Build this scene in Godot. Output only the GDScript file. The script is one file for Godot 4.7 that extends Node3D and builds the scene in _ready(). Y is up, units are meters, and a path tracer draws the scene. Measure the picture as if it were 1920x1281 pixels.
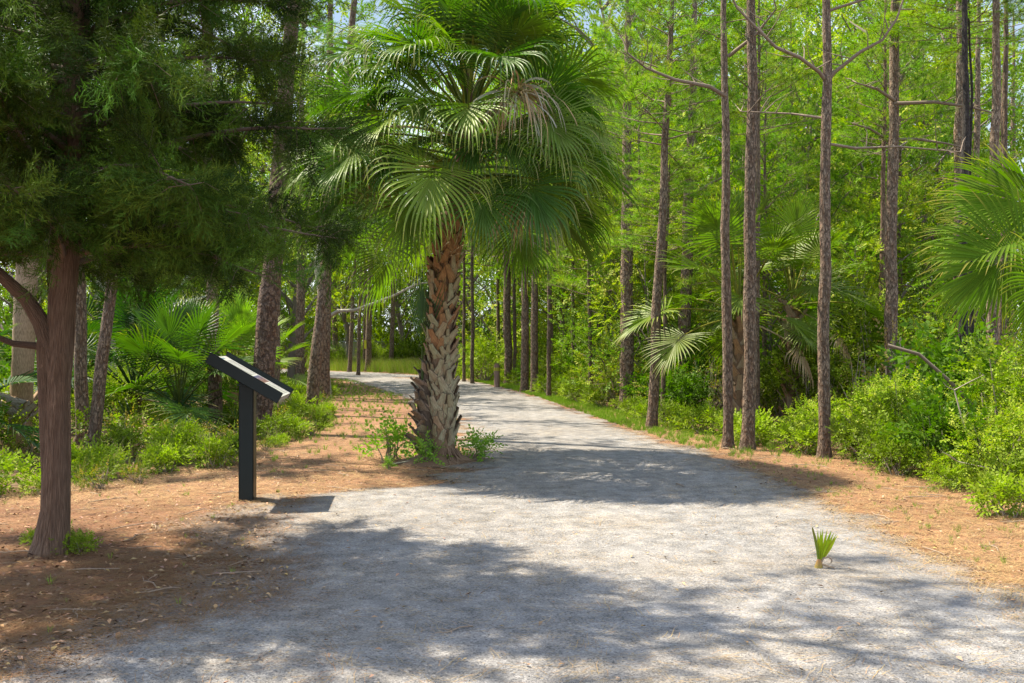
extends Node3D

const VC := 0.4   # materials with vertex colours carry this albedo, so that 8-bit colours keep their steps
var rng := RandomNumberGenerator.new()
var wob := FastNoiseLite.new()
var used := {}
var M := {}

class Shape:
	var v := PackedVector3Array()
	var n := PackedVector3Array()
	var c := PackedColorArray()
	var uv := PackedVector2Array()
	var i := PackedInt32Array()
	func vert(p: Vector3, nn: Vector3, cc: Color, u := Vector2.ZERO) -> int:
		v.append(p); n.append(nn); c.append(cc); uv.append(u)
		return v.size() - 1
	func tri(a: int, b: int, d: int) -> void:
		i.append(a); i.append(b); i.append(d)
	func put(o: Shape, t: Transform3D) -> void:
		var base := v.size()
		v.append_array(t * o.v)
		n.append_array(Transform3D(t.basis.orthonormalized(), Vector3.ZERO) * o.n)
		c.append_array(o.c)
		uv.append_array(o.uv)
		for k in o.i:
			i.append(k + base)
	func mesh(m: Material) -> ArrayMesh:
		var a := []
		a.resize(Mesh.ARRAY_MAX)
		a[Mesh.ARRAY_VERTEX] = v
		a[Mesh.ARRAY_NORMAL] = n
		a[Mesh.ARRAY_COLOR] = c
		a[Mesh.ARRAY_TEX_UV] = uv
		a[Mesh.ARRAY_INDEX] = i
		var am := ArrayMesh.new()
		am.add_surface_from_arrays(Mesh.PRIMITIVE_TRIANGLES, a)
		am.surface_set_material(0, m)
		return am

# ---------- names and metas
func numbered(called: String) -> String:
	var k: int = used.get(called, 0)
	used[called] = k + 1
	return called if k == 0 else "%s_%03d" % [called, k]

func tag(o: Node, label: String, category: String, group := "", kind := "") -> void:
	o.set_meta("label", label)
	if category: o.set_meta("category", category)
	if group: o.set_meta("group", group)
	if kind: o.set_meta("kind", kind)

func thing(called: String, at: Vector3, label: String, category: String, group := "", turn := 0.0) -> Node3D:
	var o := Node3D.new()
	o.name = numbered(called)
	add_child(o, true)
	o.position = at
	o.rotation.y = turn
	tag(o, label, category, group)
	return o

func obj(called: String, mesh: Mesh, parent: Node = null) -> MeshInstance3D:
	var o := MeshInstance3D.new()
	o.mesh = mesh
	if parent == null:
		o.name = numbered(called)
		add_child(o, true)
	else:
		var k := 0
		var nm := called
		while parent.has_node(nm):
			k += 1
			nm = "%s_%03d" % [called, k]
		o.name = nm
		parent.add_child(o, true)
	return o

func multi(called: String, mesh: Mesh, where: Array, tints: Array, parent: Node = null) -> MultiMeshInstance3D:
	var mm := MultiMesh.new()
	mm.transform_format = MultiMesh.TRANSFORM_3D
	mm.use_colors = tints.size() > 0
	mm.mesh = mesh
	mm.instance_count = where.size()
	for k in where.size():
		mm.set_instance_transform(k, where[k])
		if tints.size() > 0: mm.set_instance_color(k, tints[k])
	var o := MultiMeshInstance3D.new()
	o.multimesh = mm
	o.name = called if parent else numbered(called)
	(parent if parent else self).add_child(o, true)
	o.set_meta("kind", "stuff")
	return o

# ---------- numbers
func rf(a: float, b: float) -> float:
	return rng.randf_range(a, b)

func ball() -> Vector3:
	while true:
		var p := Vector3(rf(-1, 1), rf(-1, 1), rf(-1, 1))
		if p.length_squared() < 1.0 and p.length_squared() > 0.001: return p
	return Vector3.UP

func hue(r: float, g: float, b: float) -> Color:
	return Color(r / VC, g / VC, b / VC)

func vary(c: Color, amount: float) -> Color:
	var k := 1.0 + rf(-amount, amount)
	return Color(c.r * k * (1.0 + rf(-amount, amount) * 0.4), c.g * k, c.b * k)

func look(dir: Vector3, roll: float, s := 1.0, at := Vector3.ZERO) -> Transform3D:
	# the shape's +Z points along dir
	var z := dir.normalized()
	var x := (Vector3.UP if absf(z.y) < 0.95 else Vector3.RIGHT).cross(z).normalized()
	var y := z.cross(x)
	var b := Basis(x, y, z) * Basis(Vector3(0, 0, 1), roll)
	return Transform3D(b.scaled_local(Vector3(s, s, s)), at)

func pl(table: Array, d: float) -> float:
	# piecewise linear in d; the table holds [d, x] with d rising
	if d <= table[0][0]: return table[0][1]
	for k in range(1, table.size()):
		if d <= table[k][0]:
			return lerpf(table[k - 1][1], table[k][1], (d - table[k - 1][0]) / (table[k][0] - table[k - 1][0]))
	var a: Array = table[-2]
	var b: Array = table[-1]
	return b[1] + (d - b[0]) * (b[1] - a[1]) / (b[0] - a[0])

const PATH_LEFT := [[-3.0, -1.8], [4.0, -2.5], [4.6, -2.3], [5.1, -1.9], [5.6, -1.55], [6.2, -1.6], [7.6, -1.9], [9.0, -2.1], [9.7, -1.9], [10.4, -0.75], [12.0, -0.42], [14.6, -0.6], [18.7, -1.0], [23.0, -1.85], [27.0, -2.75], [34.0, -4.7], [41.6, -7.1], [52.0, -13.0], [70.0, -27.0]]
const PATH_RIGHT := [[-3.0, 3.3], [4.2, 3.1], [5.8, 3.0], [6.85, 2.92], [8.6, 2.85], [10.6, 2.72], [13.2, 2.4], [17.0, 1.85], [20.0, 1.5], [27.0, 0.55], [33.0, -0.5], [40.0, -1.95], [46.7, -4.6], [52.0, -8.9], [60.0, -15.5], [70.0, -23.0]]
const THICKET_RIGHT := [[0.0, 5.2], [8.6, 4.5], [9.7, 4.2], [10.8, 4.05], [11.5, 4.15], [12.4, 4.2], [13.2, 3.5], [14.5, 3.2], [18.7, 2.5], [27.0, 1.1], [33.0, 0.1], [40.0, -1.2], [46.7, -3.9], [52.0, -8.0], [60.0, -14.5], [70.0, -22.0]]
const THICKET_LEFT := [[0.0, -6.0], [8.9, -4.7], [9.7, -4.25], [10.4, -3.8], [12.0, -3.4], [14.6, -3.1], [17.5, -3.15], [23.0, -4.3], [28.5, -5.0], [34.0, -6.4], [41.6, -9.0], [52.0, -15.0], [70.0, -29.0]]

func ground_y(x: float, z: float) -> float:
	return 0.022 * sin(x * 0.62 + 1.3) * cos(z * 0.41) + 0.014 * sin(x * 0.23 - z * 0.57)

func on_ground(x: float, d: float, lift := 0.0) -> Vector3:
	return Vector3(x, ground_y(x, -d) + lift, -d)

# ---------- shapes
func tube(s: Shape, pts: Array, rad: Array, sides: int, c0: Color, c1: Color, amp := 0.0, v0 := 0.0, turns := 1.0) -> void:
	var a := Vector3.ZERO
	var along := v0
	var first := s.v.size()
	for j in pts.size():
		var p: Vector3 = pts[j]
		var t: Vector3 = (pts[mini(j + 1, pts.size() - 1)] - pts[maxi(j - 1, 0)]).normalized()
		if j == 0:
			a = t.cross(Vector3.FORWARD if absf(t.z) < 0.9 else Vector3.RIGHT).normalized()
		else:
			along += p.distance_to(pts[j - 1])
			a = (a - t * a.dot(t)).normalized()
		var b := t.cross(a)
		var col := c0.lerp(c1, float(j) / maxf(1.0, pts.size() - 1.0))
		for k in sides + 1:
			var an := TAU * (k % sides) / sides
			var q := a * cos(an) + b * sin(an)
			var r: float = rad[j]
			if amp > 0.0: r *= 1.0 + amp * wob.get_noise_3d((p.x + q.x * 0.12) * 60.0, p.y * 26.0, (p.z + q.z * 0.12) * 60.0)
			s.vert(p + q * r, q, col, Vector2(turns * k / sides, along))
	for j in pts.size() - 1:
		for k in sides:
			var o := first + j * (sides + 1) + k
			var w := o + sides + 1
			s.tri(o, w, w + 1)
			s.tri(o, w + 1, o + 1)

func cap(s: Shape, centre: Vector3, nrm: Vector3, r: float, sides: int, col: Color) -> void:
	var x := nrm.cross(Vector3.FORWARD if absf(nrm.z) < 0.9 else Vector3.RIGHT).normalized()
	var y := nrm.cross(x)
	var o := s.vert(centre, nrm, col)
	for k in sides: s.vert(centre + (x * cos(TAU * k / sides) + y * sin(TAU * k / sides)) * r, nrm, col, Vector2(k, 0))
	for k in sides: s.tri(o, o + 1 + (k + 1) % sides, o + 1 + k)

func box(s: Shape, t: Transform3D, size: Vector3, col: Color, bev := 0.0) -> void:
	# a box with chamfered edges, centred on t
	var h := size / 2.0
	var e := minf(bev, minf(h.x, minf(h.y, h.z)) * 0.9)
	var nb := Transform3D(t.basis.orthonormalized(), Vector3.ZERO)
	var ax := [Vector3(1, 0, 0), Vector3(0, 1, 0), Vector3(0, 0, 1)]
	for k in 3:
		for sg in [1.0, -1.0]:
			var nn: Vector3 = ax[k] * sg
			var u: Vector3 = ax[(k + 1) % 3]
			var w: Vector3 = ax[(k + 2) % 3] * sg
			var hu := absf(h.dot(u)) - e
			var hw := absf(h.dot(w)) - e
			var o: Vector3 = nn * absf(h.dot(nn))
			quad(s, t, nb, o - u * hu - w * hw, o - u * hu + w * hw, o + u * hu + w * hw, o + u * hu - w * hw, nn, col)
	if e <= 0.0: return
	for k in 3:
		for s1 in [1.0, -1.0]:
			for s2 in [1.0, -1.0]:
				var l: Vector3 = ax[k]
				var u: Vector3 = ax[(k + 1) % 3] * s1
				var w: Vector3 = ax[(k + 2) % 3] * s2
				var hl := absf(h.dot(l)) - e
				var p1: Vector3 = u * absf(h.dot(u)) + w * (absf(h.dot(w)) - e)
				var p2: Vector3 = u * (absf(h.dot(u)) - e) + w * absf(h.dot(w))
				var nn := (u + w).normalized()
				if s1 * s2 > 0: quad(s, t, nb, p1 - l * hl, p2 - l * hl, p2 + l * hl, p1 + l * hl, nn, col)
				else: quad(s, t, nb, p2 - l * hl, p1 - l * hl, p1 + l * hl, p2 + l * hl, nn, col)
	for sx in [1.0, -1.0]:
		for sy in [1.0, -1.0]:
			for sz in [1.0, -1.0]:
				var g := Vector3(sx, sy, sz)
				var a := s.vert(t * (g * (h - Vector3(0, e, e))), nb * g.normalized(), col)
				s.vert(t * (g * (h - Vector3(e, 0, e))), nb * g.normalized(), col)
				s.vert(t * (g * (h - Vector3(e, e, 0))), nb * g.normalized(), col)
				if sx * sy * sz > 0: s.tri(a, a + 2, a + 1)
				else: s.tri(a, a + 1, a + 2)

func quad(s: Shape, t: Transform3D, nb: Transform3D, a: Vector3, b: Vector3, c: Vector3, d: Vector3, nn: Vector3, col: Color) -> void:
	var o := s.vert(t * a, nb * nn, col, Vector2(0, 1))
	s.vert(t * b, nb * nn, col, Vector2(0, 0))
	s.vert(t * c, nb * nn, col, Vector2(1, 0))
	s.vert(t * d, nb * nn, col, Vector2(1, 1))
	s.tri(o, o + 1, o + 2)
	s.tri(o, o + 2, o + 3)

func leaf(s: Shape, p: Vector3, dir: Vector3, nrm: Vector3, l: float, w: float, col: Color) -> void:
	var side := dir.cross(nrm).normalized()
	var o := s.vert(p, nrm, col, Vector2(0.5, 0))
	s.vert(p + dir * l * 0.45 - side * w * 0.5 + nrm * w * 0.18, nrm, col, Vector2(0, 0.5))
	s.vert(p + dir * l - nrm * l * 0.12, nrm, col, Vector2(0.5, 1))
	s.vert(p + dir * l * 0.45 + side * w * 0.5 + nrm * w * 0.18, nrm, col, Vector2(1, 0.5))
	s.tri(o, o + 1, o + 2)
	s.tri(o, o + 2, o + 3)

func twig(length: float, count: int, l: float, w: float, col: Color, amount: float) -> Shape:
	# leaves left and right of a thin stem along +Z
	var s := Shape.new()
	for k in count:
		var f := (k + 0.6) / count
		var an := (PI * k) + rf(-0.7, 0.7)
		var out := Vector3(cos(an), sin(an) * 0.55 + 0.1, rf(0.35, 1.0)).normalized()
		if k == count - 1: out = Vector3(rf(-0.2, 0.2), 0.1, 1).normalized()
		var up := (Vector3(rf(-0.6, 0.6), 1, rf(-0.6, 0.6)))
		up = (up - out * up.dot(out)).normalized()
		leaf(s, Vector3(0, 0, f * length), out, up, l * rf(0.7, 1.15), w * rf(0.8, 1.15), vary(col, amount))
	return s

func _ready() -> void:
	rng.seed = 20240611
	wob.seed = 7
	wob.frequency = 0.05
	# camera
	var cam := Camera3D.new()
	cam.name = "camera"
	cam.position = Vector3(0, 1.45, 0)
	cam.rotation_degrees = Vector3(0.138, 0, 0)
	cam.fov = 37.87
	cam.near = 0.05
	cam.far = 600.0
	add_child(cam)
	# sky
	var sky := ProceduralSkyMaterial.new()
	sky.sky_top_color = Color(0.43, 0.57, 0.75)
	sky.sky_horizon_color = Color(0.85, 0.88, 0.87)
	sky.sky_curve = 0.18
	sky.ground_bottom_color = Color(0.22, 0.2, 0.15)
	sky.ground_horizon_color = Color(0.45, 0.5, 0.5)
	sky.sky_energy_multiplier = 0.78
	var puff := noise(0.006, FastNoiseLite.TYPE_SIMPLEX_SMOOTH, 6, 17)
	sky.sky_cover = noise_tex(puff, 1024, [[0.0, Color(1, 1, 1, 0)], [0.40, Color(1, 1, 1, 0)], [0.56, Color(1, 1, 1, 0.8)], [1.0, Color(1, 1, 1, 1)]], 512)
	sky.sky_cover_modulate = Color(0.8, 0.8, 0.82)
	var env := Environment.new()
	env.background_mode = Environment.BG_SKY
	env.sky = Sky.new()
	env.sky.sky_material = sky
	env.tonemap_mode = Environment.TONE_MAPPER_LINEAR
	env.tonemap_exposure = 2.95
	env.sdfgi_enabled = true
	env.ssao_enabled = true
	env.ssil_enabled = true
	var we := WorldEnvironment.new()
	we.name = "world_environment"
	we.environment = env
	add_child(we)
	# sun, high on the left and a little ahead
	var sun := DirectionalLight3D.new()
	sun.name = "sun"
	sun.light_energy = 1.5
	sun.light_color = Color(1.0, 0.955, 0.87)
	sun.light_angular_distance = 0.5
	sun.shadow_enabled = true
	add_child(sun)
	sun.look_at_from_position(Vector3(-5.7, 11.5, -3.0), Vector3.ZERO)

	make_materials()
	build_ground()
	build_litter()
	build_grass()
	build_sign()
	build_bollard()
	build_palm()
	build_cedar()
	build_seedling()
	build_pines()
	build_palms()
	build_wood()
	build_far()
	build_near_shade()
	tell_apart()

# ---------- materials: textures hold grain, fibre and speckle only
func noise(freq: float, kind := FastNoiseLite.TYPE_SIMPLEX_SMOOTH, octaves := 4, sd := 1) -> FastNoiseLite:
	var f := FastNoiseLite.new()
	f.seed = sd
	f.noise_type = kind
	f.frequency = freq
	f.fractal_octaves = octaves
	if octaves <= 1: f.fractal_type = FastNoiseLite.FRACTAL_NONE
	return f

func noise_tex(f: FastNoiseLite, size: int, ramp: Array = [], tall := 0) -> NoiseTexture2D:
	var t := NoiseTexture2D.new()
	t.width = size
	t.height = tall if tall else size
	t.seamless = true
	t.noise = f
	t.generate_mipmaps = false
	if ramp.size():
		var g := Gradient.new()
		var off := PackedFloat32Array()
		var cols := PackedColorArray()
		for k in ramp:
			off.append(k[0])
			cols.append((k[1] as Color).linear_to_srgb())
		g.offsets = off
		g.colors = cols
		t.color_ramp = g
	return t

func mat(called: String, rough: float, vertex := true) -> StandardMaterial3D:
	var m := StandardMaterial3D.new()
	m.resource_name = called
	m.roughness = rough
	if vertex:
		m.vertex_color_use_as_albedo = true
		m.albedo_color = Color(VC, VC, VC).linear_to_srgb()
	M[called] = m
	return m

func leaf_mat(called: String, rough: float, glow: Color, spec := 0.5) -> void:
	var m := mat(called, rough)
	m.cull_mode = BaseMaterial3D.CULL_DISABLED
	m.backlight_enabled = true
	m.backlight = glow
	m.metallic_specular = spec

func to_byte(l: float) -> int:
	var c := clampf(l, 0.0, 1.0)
	return int(255.0 * (12.92 * c if c < 0.0031308 else 1.055 * pow(c, 1.0 / 2.4) - 0.055))

func make_gravel_texture() -> ImageTexture:
	var n := 1024
	var fa := noise(0.11, FastNoiseLite.TYPE_CELLULAR, 1, 3)
	fa.cellular_return_type = FastNoiseLite.RETURN_CELL_VALUE
	fa.cellular_jitter = 1.0
	var fb := noise(0.22, FastNoiseLite.TYPE_CELLULAR, 1, 9)
	fb.cellular_return_type = FastNoiseLite.RETURN_CELL_VALUE
	var big := noise(0.006, FastNoiseLite.TYPE_SIMPLEX_SMOOTH, 3, 5)
	var a := fa.get_seamless_image(n, n).get_data()
	var b := fb.get_seamless_image(n, n).get_data()
	var g := big.get_seamless_image(n, n).get_data()
	var lut := PackedByteArray()
	for k in 1024: lut.append(to_byte(k / 1023.0))
	var out := PackedByteArray()
	out.resize(n * n * 4)
	for k in n * n:
		var x: int = a[k]
		var y: int = b[k]
		var m := 0.200 + (y - 128) * 0.0004 + (x - 128) * 0.0003 + (g[k] - 128) * 0.0005
		var wr := 1.0
		var wb := 0.93
		if x < 10 and y < 150: m *= 0.62; wb = 1.0
		elif x > 236: wr = 1.14; wb = 0.72; m *= 0.93
		elif y < 20: m *= 0.72; wb = 0.95
		elif x > 180 and x < 200: m *= 1.18
		var o := k * 4
		out[o] = lut[clampi(int(m * wr * 1023), 0, 1023)]
		out[o + 1] = lut[clampi(int(m * 0.965 * 1023), 0, 1023)]
		out[o + 2] = lut[clampi(int(m * wb * 1023), 0, 1023)]
		out[o + 3] = 128 + ((x * 2 + y) / 3) / 2
	return ImageTexture.create_from_image(Image.create_from_data(n, n, false, Image.FORMAT_RGBA8, out))

func make_litter_texture() -> ImageTexture:
	var n := 1024
	var g := noise(0.012, FastNoiseLite.TYPE_SIMPLEX_SMOOTH, 5, 12).get_seamless_image(n, n).get_data()
	var out := PackedByteArray()
	out.resize(n * n * 3)
	for k in n * n:
		var m := 0.7 + g[k] * 0.0022
		out[k * 3] = to_byte(0.32 * m)
		out[k * 3 + 1] = to_byte(0.190 * m)
		out[k * 3 + 2] = to_byte(0.100 * m)
	var shades := [[0.52, 0.31, 0.14], [0.46, 0.25, 0.11], [0.56, 0.38, 0.21], [0.34, 0.19, 0.10], [0.56, 0.45, 0.31], [0.22, 0.13, 0.08], [0.50, 0.27, 0.11]]
	for k in 15000:
		var s: Array = shades[rng.randi() % shades.size()]
		var q := rf(0.75, 1.1)
		var r := to_byte(s[0] * q)
		var gg := to_byte(s[1] * q)
		var b := to_byte(s[2] * q)
		var x := rf(0, n)
		var y := rf(0, n)
		var an := rf(0, TAU)
		var bend := rf(-0.012, 0.012)
		var len := rng.randi_range(22, 70)
		if k % 60 == 0: len = 10
		for j in len:
			x += cos(an)
			y += sin(an)
			an += bend
			var o := ((int(y) & 1023) * n + (int(x) & 1023)) * 3
			out[o] = r
			out[o + 1] = gg
			out[o + 2] = b
			if j > 4 and j < len - 8:
				o = ((int(y) & 1023) * n + (int(x + 1.0) & 1023)) * 3
				out[o] = r
				out[o + 1] = gg
				out[o + 2] = b
	return ImageTexture.create_from_image(Image.create_from_data(n, n, false, Image.FORMAT_RGB8, out))

func make_exhibit_print() -> ImageTexture:
	# the printed sheet under the sign's cover: a heading, rows of small type and one photograph, too far away to read
	var im := Image.create(384, 512, false, Image.FORMAT_RGB8)
	im.fill(Color(0.95, 0.95, 0.92))
	im.fill_rect(Rect2i(24, 18, 250, 16), Color(0.55, 0.66, 0.72))
	for band in [[56, 250], [362, 490]]:
		var y: int = band[0]
		while y < band[1]:
			for cx in [24, 206]:
				var x: int = cx
				while x < cx + 146:
					var w := rng.randi_range(8, 26)
					im.fill_rect(Rect2i(x, y, mini(w, cx + 154 - x), 6), Color(0.42, 0.43, 0.42))
					x += w + 5
			y += 14
	var f := noise(0.03, FastNoiseLite.TYPE_SIMPLEX_SMOOTH, 4, 77)
	for y in range(262, 350):
		for x in range(24, 360):
			var v := f.get_noise_2d(x, y * 1.6)
			var c := Color(0.36, 0.36, 0.55).lerp(Color(0.55, 0.38, 0.33), clampf((y - 268) / 50.0 + v * 0.6, 0, 1))
			im.set_pixel(x, y, c.lerp(Color(0.72, 0.68, 0.72), clampf(v * 1.6, 0, 0.8)))
	return ImageTexture.create_from_image(im)

func make_bark() -> Array:
	var n := 512
	var f := noise(0.024, FastNoiseLite.TYPE_CELLULAR, 1, 21)
	f.cellular_return_type = FastNoiseLite.RETURN_DISTANCE2_SUB
	f.domain_warp_enabled = true
	f.domain_warp_amplitude = 26.0
	f.domain_warp_frequency = 0.028
	var a := f.get_seamless_image(n, n).get_data()
	var f2 := noise(0.06, FastNoiseLite.TYPE_CELLULAR, 1, 25)
	f2.cellular_return_type = FastNoiseLite.RETURN_DISTANCE2_SUB
	f2.domain_warp_enabled = true
	f2.domain_warp_amplitude = 12.0
	var b := f2.get_seamless_image(n, n).get_data()
	var c := noise(0.03, FastNoiseLite.TYPE_SIMPLEX_SMOOTH, 5, 27).get_seamless_image(n, n).get_data()
	var g := noise(0.008, FastNoiseLite.TYPE_SIMPLEX_SMOOTH, 2, 29).get_seamless_image(n, n).get_data()
	var out := PackedByteArray()
	out.resize(n * n * 3)
	var hi := PackedByteArray()
	hi.resize(n * n)
	for k in n * n:
		var crack := smoothstep(5.0, 80.0, float(a[k]) + (c[k] - 128) * 0.6)
		var fine := smoothstep(0.0, 60.0, float(b[k]))
		var v := (0.50 + 0.50 * crack) * (0.62 + 0.38 * fine) * (0.55 + c[k] / 255.0 * 0.85)
		var red := clampf((g[k] - 120) / 90.0, 0.0, 1.0)
		hi[k] = int(clampf(255.0 * (0.65 * crack + 0.35 * fine * crack), 0, 255))
		out[k * 3] = to_byte(v * 0.98)
		out[k * 3 + 1] = to_byte(v * lerpf(0.88, 0.74, red))
		out[k * 3 + 2] = to_byte(v * lerpf(0.78, 0.58, red))
	return [ImageTexture.create_from_image(Image.create_from_data(n, n, false, Image.FORMAT_RGB8, out)), ImageTexture.create_from_image(Image.create_from_data(n, n, false, Image.FORMAT_L8, hi))]

func make_materials() -> void:
	leaf_mat("palm_leaf", 0.42, Color(0.8, 0.95, 0.2), 0.36)
	leaf_mat("palm_leaf_matt", 0.55, Color(0.85, 1.0, 0.2), 0.18)
	leaf_mat("dry_leaf", 0.75, Color(0.45, 0.36, 0.22), 0.3)
	leaf_mat("leaf", 0.55, Color(0.82, 0.92, 0.2), 0.28)
	leaf_mat("needle", 0.6, Color(0.82, 0.92, 0.2), 0.25)
	leaf_mat("cedar_leaf", 0.65, Color(0.5, 0.6, 0.15), 0.25)
	leaf_mat("grass_leaf", 0.55, Color(0.7, 0.85, 0.2), 0.3)
	mat("wood", 0.9)
	mat("straw", 0.85).cull_mode = BaseMaterial3D.CULL_DISABLED

	# pine bark: scaly plates between dark furrows
	var m := mat("pine_bark", 0.95)
	var bark := make_bark()
	m.albedo_texture = bark[0]
	m.heightmap_enabled = true
	m.heightmap_texture = bark[1]
	m.heightmap_scale = 3.5
	m.uv1_scale = Vector3(1.0, 0.62, 1.0)

	# cedar bark: long shredding fibres
	var strips := noise(0.02, FastNoiseLite.TYPE_SIMPLEX_SMOOTH, 5, 31)
	m = mat("cedar_bark", 0.95)
	m.albedo_texture = noise_tex(strips, 512, [[0.0, Color(0.32, 0.25, 0.2)], [0.42, Color(0.62, 0.5, 0.42)], [0.6, Color(0.85, 0.74, 0.66)], [1.0, Color(1.0, 0.92, 0.85)]])
	m.heightmap_enabled = true
	m.heightmap_texture = noise_tex(strips, 512)
	m.heightmap_scale = 3.5
	m.uv1_scale = Vector3(5.0, 0.5, 1.0)

	# palm fibre, for trunks, boots and petiole stubs
	m = mat("palm_fibre", 0.9)
	m.albedo_texture = noise_tex(noise(0.03, FastNoiseLite.TYPE_SIMPLEX_SMOOTH, 5, 41), 256, [[0.2, Color(0.5, 0.44, 0.38)], [0.5, Color(0.8, 0.76, 0.7)], [0.8, Color(1, 0.97, 0.93)]])
	m.uv1_triplanar = true
	m.uv1_scale = Vector3(9, 1.6, 9)

	# ground
	m = mat("forest_floor", 0.95)
	m.albedo_color = Color(0.78, 0.725, 0.70)
	m.albedo_texture = make_litter_texture()
	m.uv1_scale = Vector3(0.42, 0.42, 1)
	m.heightmap_enabled = true
	m.heightmap_texture = noise_tex(noise(0.03, FastNoiseLite.TYPE_SIMPLEX_SMOOTH, 5, 51), 512)
	m.heightmap_scale = 3.0

	m = mat("gravel", 0.95)
	m.albedo_color = Color.WHITE
	m.albedo_texture = make_gravel_texture()
	m.uv1_scale = Vector3(0.62, 0.62, 1)
	m.transparency = BaseMaterial3D.TRANSPARENCY_ALPHA_SCISSOR
	m.alpha_scissor_threshold = 0.5
	var lumps := noise(0.12, FastNoiseLite.TYPE_CELLULAR, 2, 3)
	lumps.cellular_return_type = FastNoiseLite.RETURN_DISTANCE
	m.heightmap_enabled = true
	m.heightmap_texture = noise_tex(lumps, 1024)
	m.heightmap_scale = -0.8

	m = mat("stone", 0.9)
	m.albedo_color = Color(0.8, 0.8, 0.8)

	m = mat("sign_steel", 0.42, false)
	m.albedo_color = Color(0.005, 0.013, 0.0135).linear_to_srgb()
	m.metallic_specular = 0.4
	m = mat("exhibit", 0.35, false)
	m.albedo_texture = make_exhibit_print()
	m.albedo_color = Color(0.74, 0.74, 0.74)
	m = mat("plain", 0.6)

# ---------- palms
# One fan leaf: a petiole that leaves the trunk at a slope, a costa that bends down and the leaflets along it.
func frond(el: float, pet: float, R: float, count: int, spread: float, droop: float, col: Color, tip: Color, tipfrac: float, segs := 7, roll := 0.0, costa_bend := 1.0, vee := 0.15, fuse := 0.42) -> Array:
	var blade := Shape.new()
	var stalk := Shape.new()
	var d := Vector3(0, sin(deg_to_rad(el + 12.0)), cos(deg_to_rad(el + 12.0)))
	var p := Vector3.ZERO
	var pts := [p]
	var rad := [0.02]
	for k in 6:
		p += d * pet / 6.0
		d = (d + Vector3(0, -0.07 * cos(deg_to_rad(el)), 0)).normalized()
		pts.append(p)
		rad.append(lerpf(0.02, 0.011, (k + 1) / 6.0))
	tube(stalk, pts, rad, 5, vary(Color(col.r * 1.5, col.g * 1.15, col.b * 1.2), 0.1), Color(col.r * 2.0, col.g * 1.25, col.b * 1.2))
	# frames along the costa
	var cp := []
	var cd := []
	var cu := []
	var x := Vector3(1, 0, 0)
	var x0 := x.rotated(d, roll)
	var cl := 0.42 * R
	var q := p
	var e := d
	for k in 9:
		cp.append(q)
		cd.append(e)
		cu.append(e.cross(x0).normalized())
		q += e * cl / 8.0
		e = (e + Vector3(0, -0.085 * costa_bend, 0)).normalized()
	var A := deg_to_rad(spread)
	var step := 2.0 * A / count
	for i in count:
		var a := -A + step * (i + 0.5)
		var f := 1.0 - absf(a) / A
		var ci := clampf(pow(f, 0.8) * 8.0, 0, 7.99)
		var c0 := int(ci)
		var o: Vector3 = (cp[c0] as Vector3).lerp(cp[c0 + 1], ci - c0)
		var z: Vector3 = cd[c0]
		var u: Vector3 = cu[c0]
		var sd := u.cross(z).normalized()
		var aa := a * lerpf(0.95, 0.8, f)
		var dir := (z * cos(aa) + sd * sin(aa) + u * (vee * absf(sin(aa)))).normalized()
		var L := R * (0.80 + 0.2 * cos(aa)) * rf(0.9, 1.05) - ci / 8.0 * cl * 0.55
		var wmax := step * (fuse + 0.06) * L * 1.12
		var ds := L / segs
		var bend := droop * rf(0.55, 1.45)
		if rng.randf() < 0.12: bend *= 2.2
		var mine := vary(col, 0.16)
		var mytip := tip if rng.randf() < tipfrac else Color(mine.r * 1.4, mine.g * 1.15, mine.b)
		var tipat := rf(0.62, 0.9)
		var pos := o + dir * 0.01
		var twist := rf(-0.35, 0.35)
		var prev := -1
		for k in segs + 1:
			var t := float(k) / segs
			var w := wmax * (0.12 + 0.88 * minf(1.0, t / (fuse - 0.02)))
			if t > fuse: w = wmax * pow(maxf(0.0, 1.0 - (t - fuse) / (1.0 - fuse)), 0.8)
			w = maxf(w, 0.0015)
			var wd := dir.cross(u).normalized()
			wd = wd.rotated(dir, twist * maxf(0.0, t - 0.35))
			var nn := wd.cross(dir).normalized()
			var fold := w * (0.34 if t < 0.45 else 0.22)
			var cc := mine if t < tipat else mine.lerp(mytip, (t - tipat) / (1.001 - tipat))
			var b := blade.vert(pos - wd * w * 0.5 + nn * fold, (nn + wd * 0.7).normalized(), cc, Vector2(0, t))
			blade.vert(pos, nn, Color(cc.r * 1.25, cc.g * 1.15, cc.b * 1.1), Vector2(0.5, t))
			blade.vert(pos + wd * w * 0.5 + nn * fold, (nn - wd * 0.7).normalized(), cc, Vector2(1, t))
			if prev >= 0:
				blade.tri(prev, b, b + 1)
				blade.tri(prev, b + 1, prev + 1)
				blade.tri(prev + 1, b + 1, b + 2)
				blade.tri(prev + 1, b + 2, prev + 2)
			prev = b
			pos += dir * ds
			if t > 0.3: dir = (dir + Vector3(0, -bend * ds / R * 3.0 * smoothstep(0.3, 0.75, t), 0)).normalized()
	return [blade, stalk]

func frond_meshes(fr: Array, leaf_m := "palm_leaf") -> Array:
	return [(fr[0] as Shape).mesh(M[leaf_m]), (fr[1] as Shape).mesh(M[leaf_m])]

func add_frond(root: Node3D, meshes: Array, at: Vector3, az: float, s := 1.0, called := "frond") -> MeshInstance3D:
	var o := obj(called, meshes[0], root)
	o.transform = Transform3D(Basis(Vector3.UP, az).scaled_local(Vector3(s, s, s)), at)
	obj("petiole", meshes[1], o)
	return o

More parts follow.
